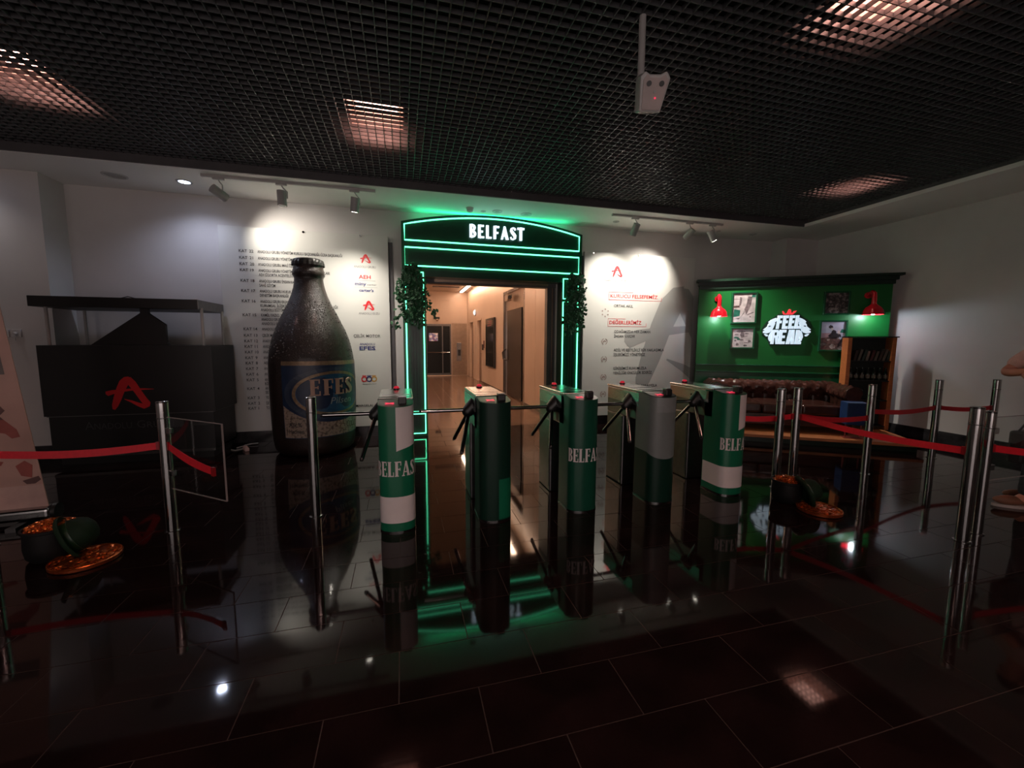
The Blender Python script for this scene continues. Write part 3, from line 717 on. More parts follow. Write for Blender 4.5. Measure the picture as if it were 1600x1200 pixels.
b = B(); put_text(b, 'Alk.%', -.56, .40, .055, .16, 0, .02); put_text(b, 'Hacmen', -.56, .32, .05, .18, 0, .02); obj('small_print', wrap(b, .0085), M_INK, lab)
b = B()
for i in range(9):
    cx = .02 + .055 * i + random.uniform(-.01, .01); cz = .38 + random.uniform(-.03, .06)
    for p in arcband(cx, cz, .038, .04, .026, .03, random.uniform(0, 90), random.uniform(250, 360), 8): b.add([(u, 0, v_) for u, v_ in p], [(0, 1, 2, 3)])
obj('hop_drawing', wrap(b, .0085), mat('hop_print', (.12, .07, .045), .5), lab)
b = B()                      # beads of condensation
for i in range(420):
    z = random.uniform(1.22, 1.95); a = random.uniform(-1.2, 1.6); r = rad(z); s_ = random.uniform(.003, .008)
    b.ball(((r + .001) * math.sin(a), -(r + .001) * math.cos(a), z), (s_, s_, s_ * 1.25), 6, 4)
o = obj('water_beads', b, mat('water_bead', (.05, .04, .04), .08, var=0, coat=.6), bt, True); o['kind'] = 'stuff'

# ================================================================== PROMOTION BOOTH
bo = thing('promo_booth', 'black promotion counter with red emblem and flat black canopy', 'booth', (0, 0, 0))
X0, X1, Y0, Y1 = -3.90, -2.23, 5.74, 6.42
obj('plinth', B().box(X0 + .07, X1 - .07, Y0 + .07, Y1 - .05, 0, .10), M_BLACK2, bo)
obj('lower_body', B().box(X0 + .03, X1 - .03, Y0 + .02, Y1, .10, .575), M_BLACK, bo)
obj('upper_body', B().box(X0, X1, Y0, Y1, .585, 1.385), M_BLACK, bo)
obj('edge_strip', B().box(X0 + .02, X1 - .02, Y0 + .008, Y1, .575, .585), M_STEELD, bo)
obj('kick_strip', B().box(X0 + .03, X1 - .03, Y0 + .01, Y1, .095, .125), M_STEELD, bo)
for x in (X0 + .09, X1 - .09):
    for y in (Y0 + .05, Y1 - .05): obj('canopy_post', B().cyl((x, y, 1.385), (x, y, 1.83), .016, seg=12), M_GREYMETAL, bo, True)
obj('canopy', B().box(X0 - .02, X1 - .10, Y0 - .02, Y1 + .02, 1.81, 1.925), M_BLACK, bo, bevel=.004)
obj('canopy_end', B().box(X1 - .10, X1 - .092, Y0 - .018, Y1 + .018, 1.812, 1.923), M_STEELD, bo)
obj('gable_panel', B().prism([(-3.44, 1.386), (-2.67, 1.386), (-2.70, 1.42), (-2.70, 1.63), (-2.86, 1.76), (-2.86, 1.812), (-2.94, 1.812), (-2.94, 1.76)], Y0 + .05, Y0 + .09), M_BLACK, bo)
obj('hook', B().tube([(-3.2, 5.9, 1.925), (-3.1, 5.9, 1.955), (-3.0, 5.9, 1.925)], .005, 6), M_BLACK2, bo)
b = B(); brush_a(b, -3.10, .83, .37, Y0 - .002); obj('red_emblem', b, M_RED, bo)
b = B(); put_text(b, 'A', -3.55, .415, .095, None, Y0 + .019); put_text(b, 'NADOLU', -3.46, .415, .075, .36, Y0 + .019); put_text(b, 'G', -3.05, .415, .095, None, Y0 + .019); put_text(b, 'RUBU', -2.95, .415, .075, .27, Y0 + .019)
b_ = obj('booth_lettering', b, mat('dim_grey_print', (.05, .05, .055), .5), bo); b_['label'] = 'dim grey lettering reading ANADOLU GRUBU'; b_['kind'] = 'stuff'
# cable and adapter beside it
tag(obj('white_cable', B().tube([(-2.22, 6.1, .008), (-2.16, 6.06, .006), (-2.10, 6.12, .006), (-2.08, 6.25, .006), (-2.14, 6.33, .006), (-2.10, 6.4, .006), (-2.0, 6.42, .006), (-1.98, 6.36, .02), (-2.05, 6.34, .02), (-2.13, 6.3, .006), (-2.19, 6.2, .006)], .006, 6), M_CABLE, smooth=True), 'thin white cable looped on the floor beside the black booth', 'cable')
t = thing('power_adapter', 'small pale power adapter on the floor by the bottle', 'adapter', (-2.03, 6.05, 0), .5)
obj('body', B().box(-.025, .025, -.08, .08, 0, .045), mat('adapter_plastic', (.6, .42, .38), .4), t, bevel=.008); obj('plug', B().box(-.012, .012, .08, .11, .012, .034), M_WHITEPL, t)
# wall sockets on the left pier
for i, (x, lb) in enumerate(((-4.46, 'white wall socket on the left pier, nearer the frame edge'), (-4.35, 'white wall socket with a plug on the left pier'))):
    t = thing('wall_socket', lb, 'socket', (x, 6.17, 1.52), group='wall sockets on the left pier')
    obj('plate', B().box(-.045, .045, -.02, 0, -.045, .045), M_WHITEPL, t, bevel=.005)
    obj('rim', B().lathe([(.028, 0), (.032, -.004), (.036, 0)], 16, mx=Matrix.Translation((0, -.021, 0)) @ Matrix.Rotation(PI / 2, 4, 'X')), M_WHITEPL, t)
    if i: obj('plug', B().cyl((0, -.02, 0), (0, -.05, -.01), .018, seg=10).tube([(0, -.05, -.01), (.02, -.06, -.05), (.0, -.03, -.08)], .004, 6), M_WHITEPL, t)

# ================================================================== TURNSTILES
HW, CD = .13, .10      # half width, depth of the curved front
def perim(s):
    """outline of the front column from back left (s=0) round the curved nose to back right (s=1); local y = 0 at the nose"""
    if s < .2: return (-HW, .30 - (.30 - CD) * s / .2)
    if s > .8: return (HW, CD + (.30 - CD) * (s - .8) / .2)
    t = (s - .2) / .6 * PI
    return (-HW * math.cos(t), CD - CD * max(0., math.sin(t)) ** .8)
def nrm(s):
    a, c = perim(max(0, s - .004)), perim(min(1, s + .004)); dx, dy = c[0] - a[0], c[1] - a[1]; l = math.hypot(dx, dy) or 1
    return (dy / l, -dx / l)
def ztop(y): return .965 + .16 * min(y, .25)
def patch(s0, s1, zlo, zhi, off=.0022, n=26, nz=1):
    b = B()
    for j in range(n + 1):
        s = s0 + (s1 - s0) * j / n; (x, y), (nx, ny) = perim(s), nrm(s)
        lo = zlo(s) if callable(zlo) else zlo; hi = zhi(s) if callable(zhi) else zhi
        b.v += [(x + nx * off, y + ny * off, lo), (x + nx * off, y + ny * off, hi)]
    b.f = [(2 * j, 2 * j + 2, 2 * j + 3, 2 * j + 1) for j in range(n)]
    return b
def column_mesh():
    b = B(); n = 40
    for j in range(n + 1):
        x, y = perim(j / n); b.v += [(x, y, 0), (x, y, ztop(y))]
    b.f = [(2 * j, 2 * j + 2, 2 * j + 3, 2 * j + 1) for j in range(n)]
    b.f += [(2 * n, 0, 1, 2 * n + 1), tuple(range(1, 2 * n + 2, 2)), tuple(range(2 * n, -1, -2))]
    return b
def rim(s): return ztop(perim(s)[1]) - .003
def curved_text(st, s0, z0, cap, sx):
    polys, w = word(st, True, .035); b = B()
    arc = .46                                   # length of the outline in metres, roughly
    for p in polys:
        p = fine(p, 5); q = []
        for px, pz in p:
            s = s0 + px * sx / arc
            if s > .985: s = .985
            (x, y), (nx, ny) = perim(s), nrm(s); q.append((x + nx * .005, y + ny * .005, z0 + pz * cap))
        b.add(q, [tuple(range(len(q)))])
    return b
PROTO = {}
def shared(key, fn, smooth=False):
    if key not in PROTO: PROTO[key] = fn().mesh(key, smooth)
    return PROTO[key].copy() if False else PROTO[key]
def turnstile(x, variant, label):
    t = thing('turnstile', label, 'turnstile', (x, 3.11, 0), group='turnstiles in a row')
    base = {'plain': M_DKGREENWRAP, 'grey': M_DKGREENWRAP, 'text': mat('mid_green_vinyl', (.005, .06, .034), .3, var=.08)}.get(variant, M_GREENWRAP)
    c = column_mesh(); o = obj('front_column', c, base, t, True)
    obj('base_ring', patch(0, 1, 0, .012, .004), M_STEEL, t, True)
    if variant in ('white_left', 'white_right'):
        obj('white_block', patch(.50, .98, lambda s: .63 + .075 * max(0., (s - .5) / .48) ** .8, rim), M_WHITEWRAP, t, True)
        obj('white_band', patch(.01, .99, .075, .28), M_WHITEWRAP, t, True)
    if variant == 'plain': obj('bright_stripe', patch(.52, .80, .02, lambda s: .35 + .0 * s), M_GREENWRAP, t, True)
    if variant == 'grey':
        obj('grey_block', patch(.01, .99, lambda s: .46 - .05 * math.sin((s - .2) / .6 * PI) if .2 < s < .8 else .46, rim), M_GREYWRAP, t, True)
        obj('pale_edge', patch(.35, .8, .83, rim, .0035), mat('pale_grey_vinyl', (.20, .22, .215), .38), t, True)
    if variant in ('white_left', 'white_right', 'text'):
        obj('wrap_lettering', curved_text('BELFAST', .235, .44, .115, .064), M_WHITEWRAP, t)['label'] = 'pale serif lettering reading BELFAST wrapped round the column'
    # sloping reader face on top of the column
    b = B(); n = 24; top = []
    for j in range(n + 1):
        s = .2 + .6 * j / n; px, py = perim(s); top.append((px * .93, py * .93 + .012, ztop(py) + .003))
    top += [(HW * .93, .19, ztop(.19) + .003), (-HW * .93, .19, ztop(.19) + .003)]
    b.v = top; b.f = [tuple(range(len(top)))]
    obj('reader_face', b, M_STEELD if variant != 'plain' else M_BLACK2, t)
    b = B()
    for a in (math.radians(28), math.radians(-28)):
        mx = Matrix.Translation((-.042, .075, ztop(.075) + .006)) @ Matrix.Rotation(math.atan(.16), 4, 'X') @ Matrix.Rotation(a, 4, 'Z')
        b.box(-.036, .036, -.0035, .0035, 0, .002, mx)
    obj('red_cross_led', b, M_LEDRED, t)
    rd = obj('card_reader', B().box(.02, .082, .055, .12, ztop(.06), ztop(.06) + .055), M_BLACK2, t, bevel=.008)
    obj('reader_lid', B().box(.022, .08, .07, .125, ztop(.06) + .0555, ztop(.06) + .062), M_STEEL, rd)
    # housing bridging the column and the rear leg
    obj('housing', B().box(-HW, HW, .19, .86, .72, .985), M_STEELD, t, bevel=.01)
    obj('top_lid', B().box(-HW - .004, HW + .004, .20, .865, .985, 1.005), M_STEEL, t, bevel=.006)
    obj('lid_inlay', B().box(-HW + .02, HW - .02, .42, .82, 1.005, 1.0075), M_STEEL, t)
    for s_ in (-1, 1):
        xa = s_ * HW; p = obj('side_plate', B().box(min(xa, xa + s_ * .006), max(xa, xa + s_ * .006), .25, .84, .862, .975), M_STEEL, t)
        obj('plate_lock', B().cyl((xa + s_ * .006, .50, .915), (xa + s_ * .009, .50, .915), .009, seg=10), M_BLACK2, p)
        obj('plate_frame', B().box(min(xa + s_ * .006, xa + s_ * .0075), max(xa + s_ * .006, xa + s_ * .0075), .34, .66, .88, .883).box(min(xa + s_ * .006, xa + s_ * .0075), max(xa + s_ * .006, xa + s_ * .0075), .34, .66, .953, .956), M_STEELD, p)
    obj('rear_leg', B().box(-HW, HW, .53, .86, 0, .72), M_STEELD, t, bevel=.012)
    for xa in (-HW - .004, HW): obj('leg_panel', B().box(xa, xa + .004, .555, .835, .05, .70), M_STEELD, t)
    obj('status_light', B().cyl((0, .79, 1.005), (0, .79, 1.018), .030, seg=16), M_BLACK2, t, True)
    obj('status_lens', B().lathe([(.024, 1.018), (.023, 1.03), (.015, 1.037), (0, 1.039)], 16, mx=Matrix.Translation((0, .79, 0))), M_REDDOME, t, True)
    # tripod
    hub = Vector((-HW - .02, .42, .862)); ax = Vector((-1, 0, -1)).normalized()
    hb = B().cyl(hub - ax * .075, hub + ax * .035, .062, .052, 20)
    hb.ball(tuple(hub + ax * .03), .05, 14, 8)
    h = obj('tripod_hub', hb, M_BLACK2, t, True)
    for k in range(3):
        d = Vector((-1, 0, 0)); d.rotate(Matrix.Rotation(2 * PI * k / 3, 3, ax)); d.normalize()
        arm = obj('tripod_arm', B().cyl(hub + ax * .01 + d * .04, hub + ax * .01 + d * .41, .0165, seg=14), M_CHROME, t, True)
        obj('arm_tip', B().cyl(hub + ax * .01 + d * .41, hub + ax * .01 + d * .427, .0168, .013, 14), M_BLACK2, arm, True)
        for q in (-1, 1):
            n_ = d.cross(ax).normalized()
            obj('arm_bolt', B().cyl(hub - ax * .0 + d * .055 + n_ * (.02 * q) - ax * .012, hub - ax * .028 + d * .055 + n_ * (.02 * q), .0085, seg=8), M_CHROME, h)
    return t
turnstile(-.06, 'white_left', 'turnstile with BELFAST wrap and white blocks, nearest the giant bottle')
turnstile(.71, 'plain', 'plain dark green turnstile in front of the portal opening')
turnstile(1.48, 'text', 'green turnstile with BELFAST lettering and no white blocks')
turnstile(2.25, 'grey', 'turnstile with grey upper and dark green lower wrap')
turnstile(3.02, 'white_right', 'turnstile with BELFAST wrap and white blocks, nearest the sofa set')

# ================================================================== BARRIER POSTS, BELTS, GLASS
def barrier_post(x, y, label, h=1.0, r=.038):
    t = thing('barrier_post', label, 'post', (x, y, 0), group='polished steel barrier posts')
    obj('tube', B().cyl((0, 0, .006), (0, 0, h - .012), r, seg=28), M_CHROME, t, True)
    obj('cap', B().lathe([(r, h - .012), (r * 1.03, h - .010), (r * 1.03, h - .003), (r * .9, h), (0, h)], 28), M_CHROME, t, True)
    obj('base_ring', B().lathe([(r + .012, 0), (r + .012, .006), (r, .009)], 28), M_CHROME, t, True)
    obj('seam_ring', B().lathe([(r + .0008, h - .13), (r + .002, h - .126), (r + .0008, h - .122)], 28), M_STEELD, t, True)
    return t
PC, PD, PE, PF, PF2, PA, PB_, PB2, PG, PL = (-1.73, 3.58), (-.724, 3.595), (4.95, 3.30), (3.60, 3.20), (3.83, 3.22), (6.48, 3.57), (3.96, 1.95), (4.22, 2.0), (7.25, 3.42), (-2.83, 3.60)
barrier_post(*PC, 'steel barrier post with the glass gate, in front of the black booth')
barrier_post(*PD, 'steel barrier post in front of the giant bottle label')
barrier_post(*PE, 'steel barrier post in front of the bottle shelf')
barrier_post(*PF, 'left one of two steel posts side by side before the sofa')
barrier_post(*PF2, 'right one of two steel posts side by side before the sofa')
barrier_post(*PA, 'steel barrier post against the right wall, between shelf and person')
barrier_post(*PB_, 'nearest steel barrier post on the right, with the red belt')
barrier_post(*PB2, 'steel post carrying the glass panel beside the person', .95, .03)
barrier_post(*PG, 'farthest steel barrier post, by the right wall near the person')
barrier_post(*PL, 'steel barrier post at the left frame edge by the banner')
def belt(p, q, z0, z1, label, r=.038):
    p, q = Vector((*p, z0)), Vector((*q, z1)); d = (q - p); d.z = 0; u = d.normalized(); n = Vector((-u.y, u.x, 0)); P0, P1 = p + u * r, q - u * r
    b = B(); N = 16; H = .026
    for i in range(N + 1):
        t = i / N; c = P0.lerp(P1, t); c.z -= .03 * math.sin(PI * t) * min(1, d.length)
        tw = .18 * math.sin(t * PI)
        for a, h in ((.0012, H), (.0012, -H), (-.0012, -H), (-.0012, H)): b.v.append(tuple(c + n * (a + tw * h) + Vector((0, 0, h))))
    for i in range(N):
        for k in range(4): b.f.append((4 * i + k, 4 * i + (k + 1) % 4, 4 * i + 4 + (k + 1) % 4, 4 * i + 4 + k))
    b.f += [(0, 3, 2, 1), (4 * N, 4 * N + 1, 4 * N + 2, 4 * N + 3)]
    t_ = thing('barrier_belt', label, 'belt', (0, 0, 0), group='red barrier belts')
    obj('webbing', b, M_BELT, t_, True)
    for c, s_ in ((P0, 1), (P1, -1)):
        a = math.atan2(u.y, u.x); mx = Matrix.Translation(c) @ Matrix.Rotation(a, 4, 'Z')
        obj('end_clip', B().box(-.012 if s_ > 0 else -.02, .02 if s_ > 0 else .012, -.008, .008, -.03, .03, mx), mat('belt_clip', (.25, .005, .01), .4), t_)
belt(PL, PC, .66, .665, 'red belt from the left frame edge to the glass gate post')
GE = (-1.20, 3.17)
belt(PC, (GE[0] - .035, GE[1] - .045), .665, .56, 'short red belt slanting down along the small glass gate', .03)
belt((3.16, 3.36), PF2, .70, .71, 'short red belt between the last turnstile and the twin posts')
belt(PF2, PB_, .71, .67, 'red belt from the twin posts towards the nearest post on the right')
belt(PF2, PE, .71, .63, 'red belt from the twin posts to the post before the shelf')
belt(PE, PA, .70, .645, 'red belt along the bottle shelf to the right wall post')
belt(PA, PG, .645, .64, 'red belt between the two posts at the right wall')
belt(PB2, (5.3, 1.75), .67, .62, 'red belt crossing in front of the person')
def glass_panel(p, q, z0, z1, label, clips):
    t = thing('glass_panel', label, 'glass panel', (0, 0, 0))
    p, q = Vector((*p, 0)), Vector((*q, 0)); u = (q - p).normalized(); L_ = (q - p).length; a = math.atan2(u.y, u.x)
    mx = Matrix.Translation(p) @ Matrix.Rotation(a, 4, 'Z')
    obj('pane', B().box(.05, L_, -.005, .005, z0, z1, mx), M_GLASS, t)
    obj('pane_edge', B().box(.05, L_, -.0055, .0055, z1, z1 + .004, mx).box(.05, L_, -.0055, .0055, z0 - .004, z0, mx).box(L_, L_ + .004, -.0055, .0055, z0 - .004, z1 + .004, mx), M_GLASSEDGE, t)
    for z in clips: obj('clamp', B().box(.028, .085, -.016, .016, z - .022, z + .022, mx), M_CHROME, t, bevel=.005)
glass_panel(PC, GE, .34, .88, 'small clear glass swing gate on the post before the booth', (.46, .78))
glass_panel(PB2, (5.2, 2.0), .42, .90, 'clear glass panel beside the person at the right edge', (.52, .80))

# ================================================================== BELFAST SOFA SET (turned 32 degrees)
SA = (5.07, 6.27, 0); SRZ = math.atan2(-.53, .848)
bw = thing('backdrop_wall', 'green panelled backdrop wall with cornice behind the leather sofa', 'backdrop', SA, SRZ)
SL = 2.78
obj('panel', B().box(0, SL, 0, .07, 0, 2.45), M_SETGREEN, bw)
obj('cornice', B().prismz([(-.05, .07), (-.05, -.09), (SL + .10, -.09), (SL + .10, .07)], 2.49, 2.53).prismz([(-.02, .07), (-.02, -.05), (SL + .05, -.05), (SL + .05, .07)], 2.43, 2.49).prismz([(0, .07), (0, -.025), (SL + .02, -.025), (SL + .02, .07)], 2.37, 2.43), M_SETDARK, bw)
for z in (1.06, .94): obj('rail_moulding', B().box(.0, SL, -.022, 0, z - .012, z + .012), M_SETTRIM, bw, bevel=.005)
obj('lower_panel', B().box(.0, SL, -.008, 0, .12, .92), M_SETTRIM, bw)
obj('prop_foot', B().box(.3, .4, .07, .30, 0, .05).box(2.2, 2.3, .07, .20, 0, .05), M_BLACK2, bw)
# picture frames
def picture(s0, s1, z0, z1, label, paint):
    t = thing('picture_frame', label, 'picture', SA, SRZ, 'framed photographs on the green backdrop')
    w = .026; y0, y1 = -.045, -.004
    for a in ((s0, s1, z0, z0 + w), (s0, s1, z1 - w, z1), (s0, s0 + w, z0 + w, z1 - w), (s1 - w, s1, z0 + w, z1 - w)):
        obj('frame_rail', B().box(a[0], a[1], y0, y1, a[2], a[3]), M_SETTRIM, t, bevel=.004)
    pm = obj('print', B().box(s0 + w, s1 - w, y1 - .022, y1 - .004, z0 + w, z1 - w), paint[0], t)
    for nm, polys, m_ in paint[1]:
        b = B()
        for p in polys: b.add([(s0 + w + (s1 - s0 - 2 * w) * u, y1 - .0232, z0 + w + (z1 - z0 - 2 * w) * v) for u, v in p], [tuple(range(len(p)))])
        obj(nm, b, m_, pm)
P_LIGHT = mat('photo_light', (.52, .45, .46), .35, var=.25, scale=14); P_MID = mat('photo_mid', (.17, .13, .14), .35, var=.5, scale=25); P_DK = mat('photo_dark', (.03, .024, .028), .35, var=.5, scale=20); P_TEAL = mat('photo_teal', (.02, .14, .10), .35, var=.3, scale=20)
P_SKY = mat('photo_sky', (.42, .42, .52), .35, var=.12, scale=10); P_BRN = mat('photo_brown', (.10, .055, .05), .35, var=.7, scale=30); P_WARM = mat('photo_warm', (.55, .48, .45), .35, var=.2, scale=20); P_DIM = print_mat('photo_crowd', [(.38, (.012, .012, .013)), (.5, (.06, .055, .055)), (.62, (.26, .24, .24))], 22)
def blob(cx, cy, rx, ry, n=10, ph=0.): return [(cx + rx * math.cos(2 * PI * i / n + ph) * (1 + .18 * math.sin(3 * i)), cy + ry * math.sin(2 * PI * i / n + ph) * (1 + .18 * math.cos(2 * i))) for i in range(n)]
picture(.515, .91, 1.77, 2.305, 'framed photo of a street scene, upper left beside the red lamp', (P_LIGHT, [
    ('dark_shapes', [[(.27, .55), (.36, .60), (.40, .86), (.30, .88)], [(.52, .45), (.62, .25), (.80, .60), (.85, .88), (.66, .9), (.60, .6)], [(.05, .12), (.35, .16), (.55, .40), (.50, .30), (.30, .10)], [(.66, .24), (.95, .33), (.93, .36), (.66, .27)], [(.03, .80), (.32, .80), (.32, .815), (.03, .82)], [(.76, .16), (.83, .17), (.82, .21), (.77, .21)]], P_MID),
    ('teal_sign', [[(.04, .18), (.32, .22), (.34, .42), (.06, .46)], [(.82, .86), (.98, .86), (.98, .98), (.84, .97)]], P_TEAL),
    ('brown_band', [[(.03, .50), (.30, .52), (.28, .58), (.03, .57)]], P_BRN)]))
picture(.525, .90, 1.34, 1.71, 'small framed photo of a crowd, lower left under the street photo', (P_LIGHT, [
    ('dark_shapes', [blob(.42, .86, .22, .07), blob(.50, .68, .10, .17), blob(.22, .68, .10, .04), blob(.70, .74, .10, .03), [(.45, .53), (.75, .63), (.75, .60), (.48, .51)], blob(.48, .40, .09, .05), blob(.18, .36, .05, .05), blob(.85, .33, .07, .07), blob(.66, .10, .09, .05), blob(.28, .16, .07, .08), [(.6, .22), (.85, .25), (.85, .28), (.6, .26)]], P_MID),
    ('teal_shapes', [blob(.22, .52, .12, .05), blob(.33, .44, .08, .06)], P_TEAL)]))
picture(1.865, 2.225, 1.90, 2.275, 'dim framed group photo, upper right above the seated portrait', (P_DIM, []))
picture(1.835, 2.22, 1.31, 1.815, 'framed photo of a figure bending over, right of the lit emblem', (P_SKY, [
    ('ground', [[(0, 0), (1, 0), (1, .30), (.55, .48), (0, .42)]], P_BRN),
    ('pink_field', [[(0, .42), (.5, .47), (.4, .60), (0, .60)]], mat('photo_pink', (.35, .22, .25), .35, var=.3)),
    ('figure', [blob(.40, .82, .09, .06), blob(.54, .64, .10, .07), blob(.55, .50, .22, .13), [(.70, .60), (.82, .55), (.86, .45), (.78, .46)], [(.80, .05), (.95, .40), (.90, .45), (.72, .2)]], P_DK),
    ('teal_edge', [[(.78, .62), (1, .60), (1, .72), (.85, .74)]], P_TEAL),
    ('pale_shapes', [blob(.15, .19, .16, .035), blob(.52, .12, .12, .09), blob(.33, .36, .06, .035, 10, .6), blob(.86, .06, .13, .06), blob(.72, .41, .05, .04), blob(.74, .62, .06, .08), blob(.46, .74, .05, .05)], P_WARM)]))
# lit emblem
sg = thing('lit_emblem', 'white lit emblem of two lion heads with lettering and a red crown', 'sign', SA, SRZ)
def sp(px, py): return (1.367 + (px - 785) / 1310 * .70, 1.70 - (py - 600) / 950 * .585)
def tr(*pts): return [sp(*p) for p in pts]
lion = [(520, 362), (470, 340), (400, 362), (330, 398), (272, 450), (300, 470), (262, 520), (252, 570), (200, 610), (138, 660), (200, 664), (140, 705), (148, 745), (250, 757), (320, 735), (375, 680), (415, 610), (440, 540), (462, 478), (440, 470), (505, 410)]
chin = [(172, 778), (210, 768), (282, 800), (270, 838), (232, 836)]
mane = [(400, 672), (350, 735), (300, 830), (302, 915), (340, 975), (395, 965), (420, 800)]
def mir(p): return [(1570 - x, y) for x, y in p][::-1]
Y_E = -.045
for ps in ((lion, chin, mane), (mir(lion), mir(chin), [(1180, 680), (1225, 800), (1235, 860), (1190, 960), (1150, 900), (1150, 700)])):
    b = B()
    for p in ps: b.prism(tr(*p)[::-1], Y_E, Y_E + .03)
    obj('lion_head', b, M_EMBLEM, sg)
obj('emblem_backing', B().prism(tr((540, 235), (1110, 235), (1200, 320), (1360, 400), (1470, 640), (1430, 800), (1260, 880), (1200, 1075), (350, 1075), (270, 880), (130, 800), (100, 640), (230, 440), (440, 310))[::-1], -.014, -.0005), M_SETDARK, sg)
b = B()
for p in ([(265, 575), (300, 548), (352, 552), (312, 578)],):
    for q in (p, mir(p)): b.prism(tr(*q)[::-1], Y_E - .002, Y_E - .0005)
obj('lion_eyes', b, M_SETDARK, sg)
def blk(rects, sh=-.10):
    out = []
    for x0, y0, x1, y1 in rects: out.append([(x0 + (640 - y0) * -sh * .9, y0), (x1 + (640 - y0) * -sh * .9, y0), (x1 + (640 - y1) * -sh * .9, y1), (x0 + (640 - y1) * -sh * .9, y1)])
    return out
b = B(); polys = []
def E_(x, y0, y1, f=False):
    h = y1 - y0; r = [(x, y0, x + 70, y1), (x + 60, y0, x + 135, y0 + h * .2), (x + 60, y0 + h * .38, x + 125, y0 + h * .58)]
    if not f: r.append((x + 60, y1 - h * .2, x + 140, y1))
    return r
polys += blk(E_(490, 275, 635, True)) + blk(E_(655, 275, 635)) + blk(E_(825, 275, 635)) + blk([(990, 275, 1065, 635), (1050, 560, 1140, 635)])
y0, y1 = 660, 1048
polys += blk([(385, y0, 465, y1), (455, y0, 560, y0 + 70), (540, y0 + 30, 610, y0 + 170), (455, y0 + 150, 570, y0 + 215)], -.05) + [[(490, 870), (560, 860), (585, 1048), (510, 1048)]]
polys += blk([(600, y0, 680, y1), (670, y0, 780, y0 + 75), (670, y0 + 155, 755, y0 + 225), (670, y1 - 75, 770, y1)], -.05)
polys += [[(860, 660), (960, 660), (880, 1048), (790, 1048)], [(930, 660), (1000, 660), (1005, 1048), (920, 1048)], [(880, 890), (960, 890), (960, 955), (870, 955)]]
polys += [[(1050, 665), (1140, 665), (1120, 1048), (1030, 1048)], [(1110, 985), (1195, 985), (1185, 1048), (1110, 1048)], [(1140, 700), (1190, 760), (1225, 860), (1200, 950), (1165, 985), (1140, 975), (1165, 900), (1150, 850), (1130, 830)]]
for p in polys: b.prism(tr(*p)[::-1], Y_E - .006, Y_E + .03)
obj('emblem_lettering', b, M_EMBLEM, sg)['label'] = 'white block lettering in two lines, FEEL above'
cr = [(680, 250), (660, 225), (640, 155), (680, 185), (700, 225), (760, 225), (800, 130), (825, 105), (862, 130), (880, 215), (910, 210), (950, 160), (1020, 150), (980, 200), (920, 252)]
obj('crown', B().prism(tr(*cr)[::-1], Y_E - .002, Y_E + .03), M_SIGNRED, sg)

# red wall lamps
def wall_lamp(s, label, power):
    t = thing('wall_lamp', label, 'lamp', SA, SRZ, 'red barn-style wall lamps')
    y = -.20; z = 1.885
    obj('wall_plate', B().cyl((s, -.0005, 2.20), (s, -.02, 2.20), .05, seg=18), M_LAMPRED, t, True)
    obj('gooseneck', B().tube([(s, -.02, 2.20), (s, -.07, 2.235), (s, -.14, 2.24), (s, y + .008, 2.21), (s, y, 2.15), (s, y, 2.05)], [.024, .026, .030, .033, .034, .034], 12), M_LAMPRED, t, True)
    mx = Matrix.Translation((s, y, z))
    sh = [(.034, .19), (.036, .165), (.055, .145), (.095, .115), (.122, .07), (.132, .02), (.140, .006), (.140, 0), (.132, 0), (.126, .02), (.115, .068), (.09, .108), (.05, .138), (.0, .145)]
    obj('shade', B().lathe(sh, 36, mx=mx), M_LAMPRED, t, True)
    obj('bulb', B().ball((s, y, z + .035), .036, 14, 10), M_BULB, t, True)
    obj('socket', B().cyl((s, y, z + .06), (s, y, z + .14), .022, seg=12), M_BLACK2, t, True)
    c, n = math.cos(SRZ), math.sin(SRZ)
    light('wall_lamp_bulb', 'POINT', (SA[0] + s * c - y * n, SA[1] + s * n + y * c, z - .012), power, (.74, .87, 1.), shadow_soft_size=.03)
wall_lamp(.30, 'red dome wall lamp left of the street photo', 4)
wall_lamp(2.465, 'red dome wall lamp right of the bending figure photo, above the shelf', 6)

# stage
sgm = thing('wooden_stage', 'low stage with orange wooden deck under the leather sofa', 'platform', SA, SRZ)
for k in range(9):
    y0 = -1.33 + k * .145; obj('deck_plank', B().box(.01, 2.66, y0 + .0015, y0 + .1435, .085, .12), M_DECK, sgm)
obj('skirt', B().box(.05, 2.62, -1.27, -.04, 0, .085), M_SETDARK, sgm)
obj('front_batten', B().box(.01, 2.66, -1.352, -1.331, .082, .121), M_DECK, sgm)
obj('side_batten', B().box(-.012, .009, -1.352, -.03, .082, .121), M_SETTRIM, sgm)

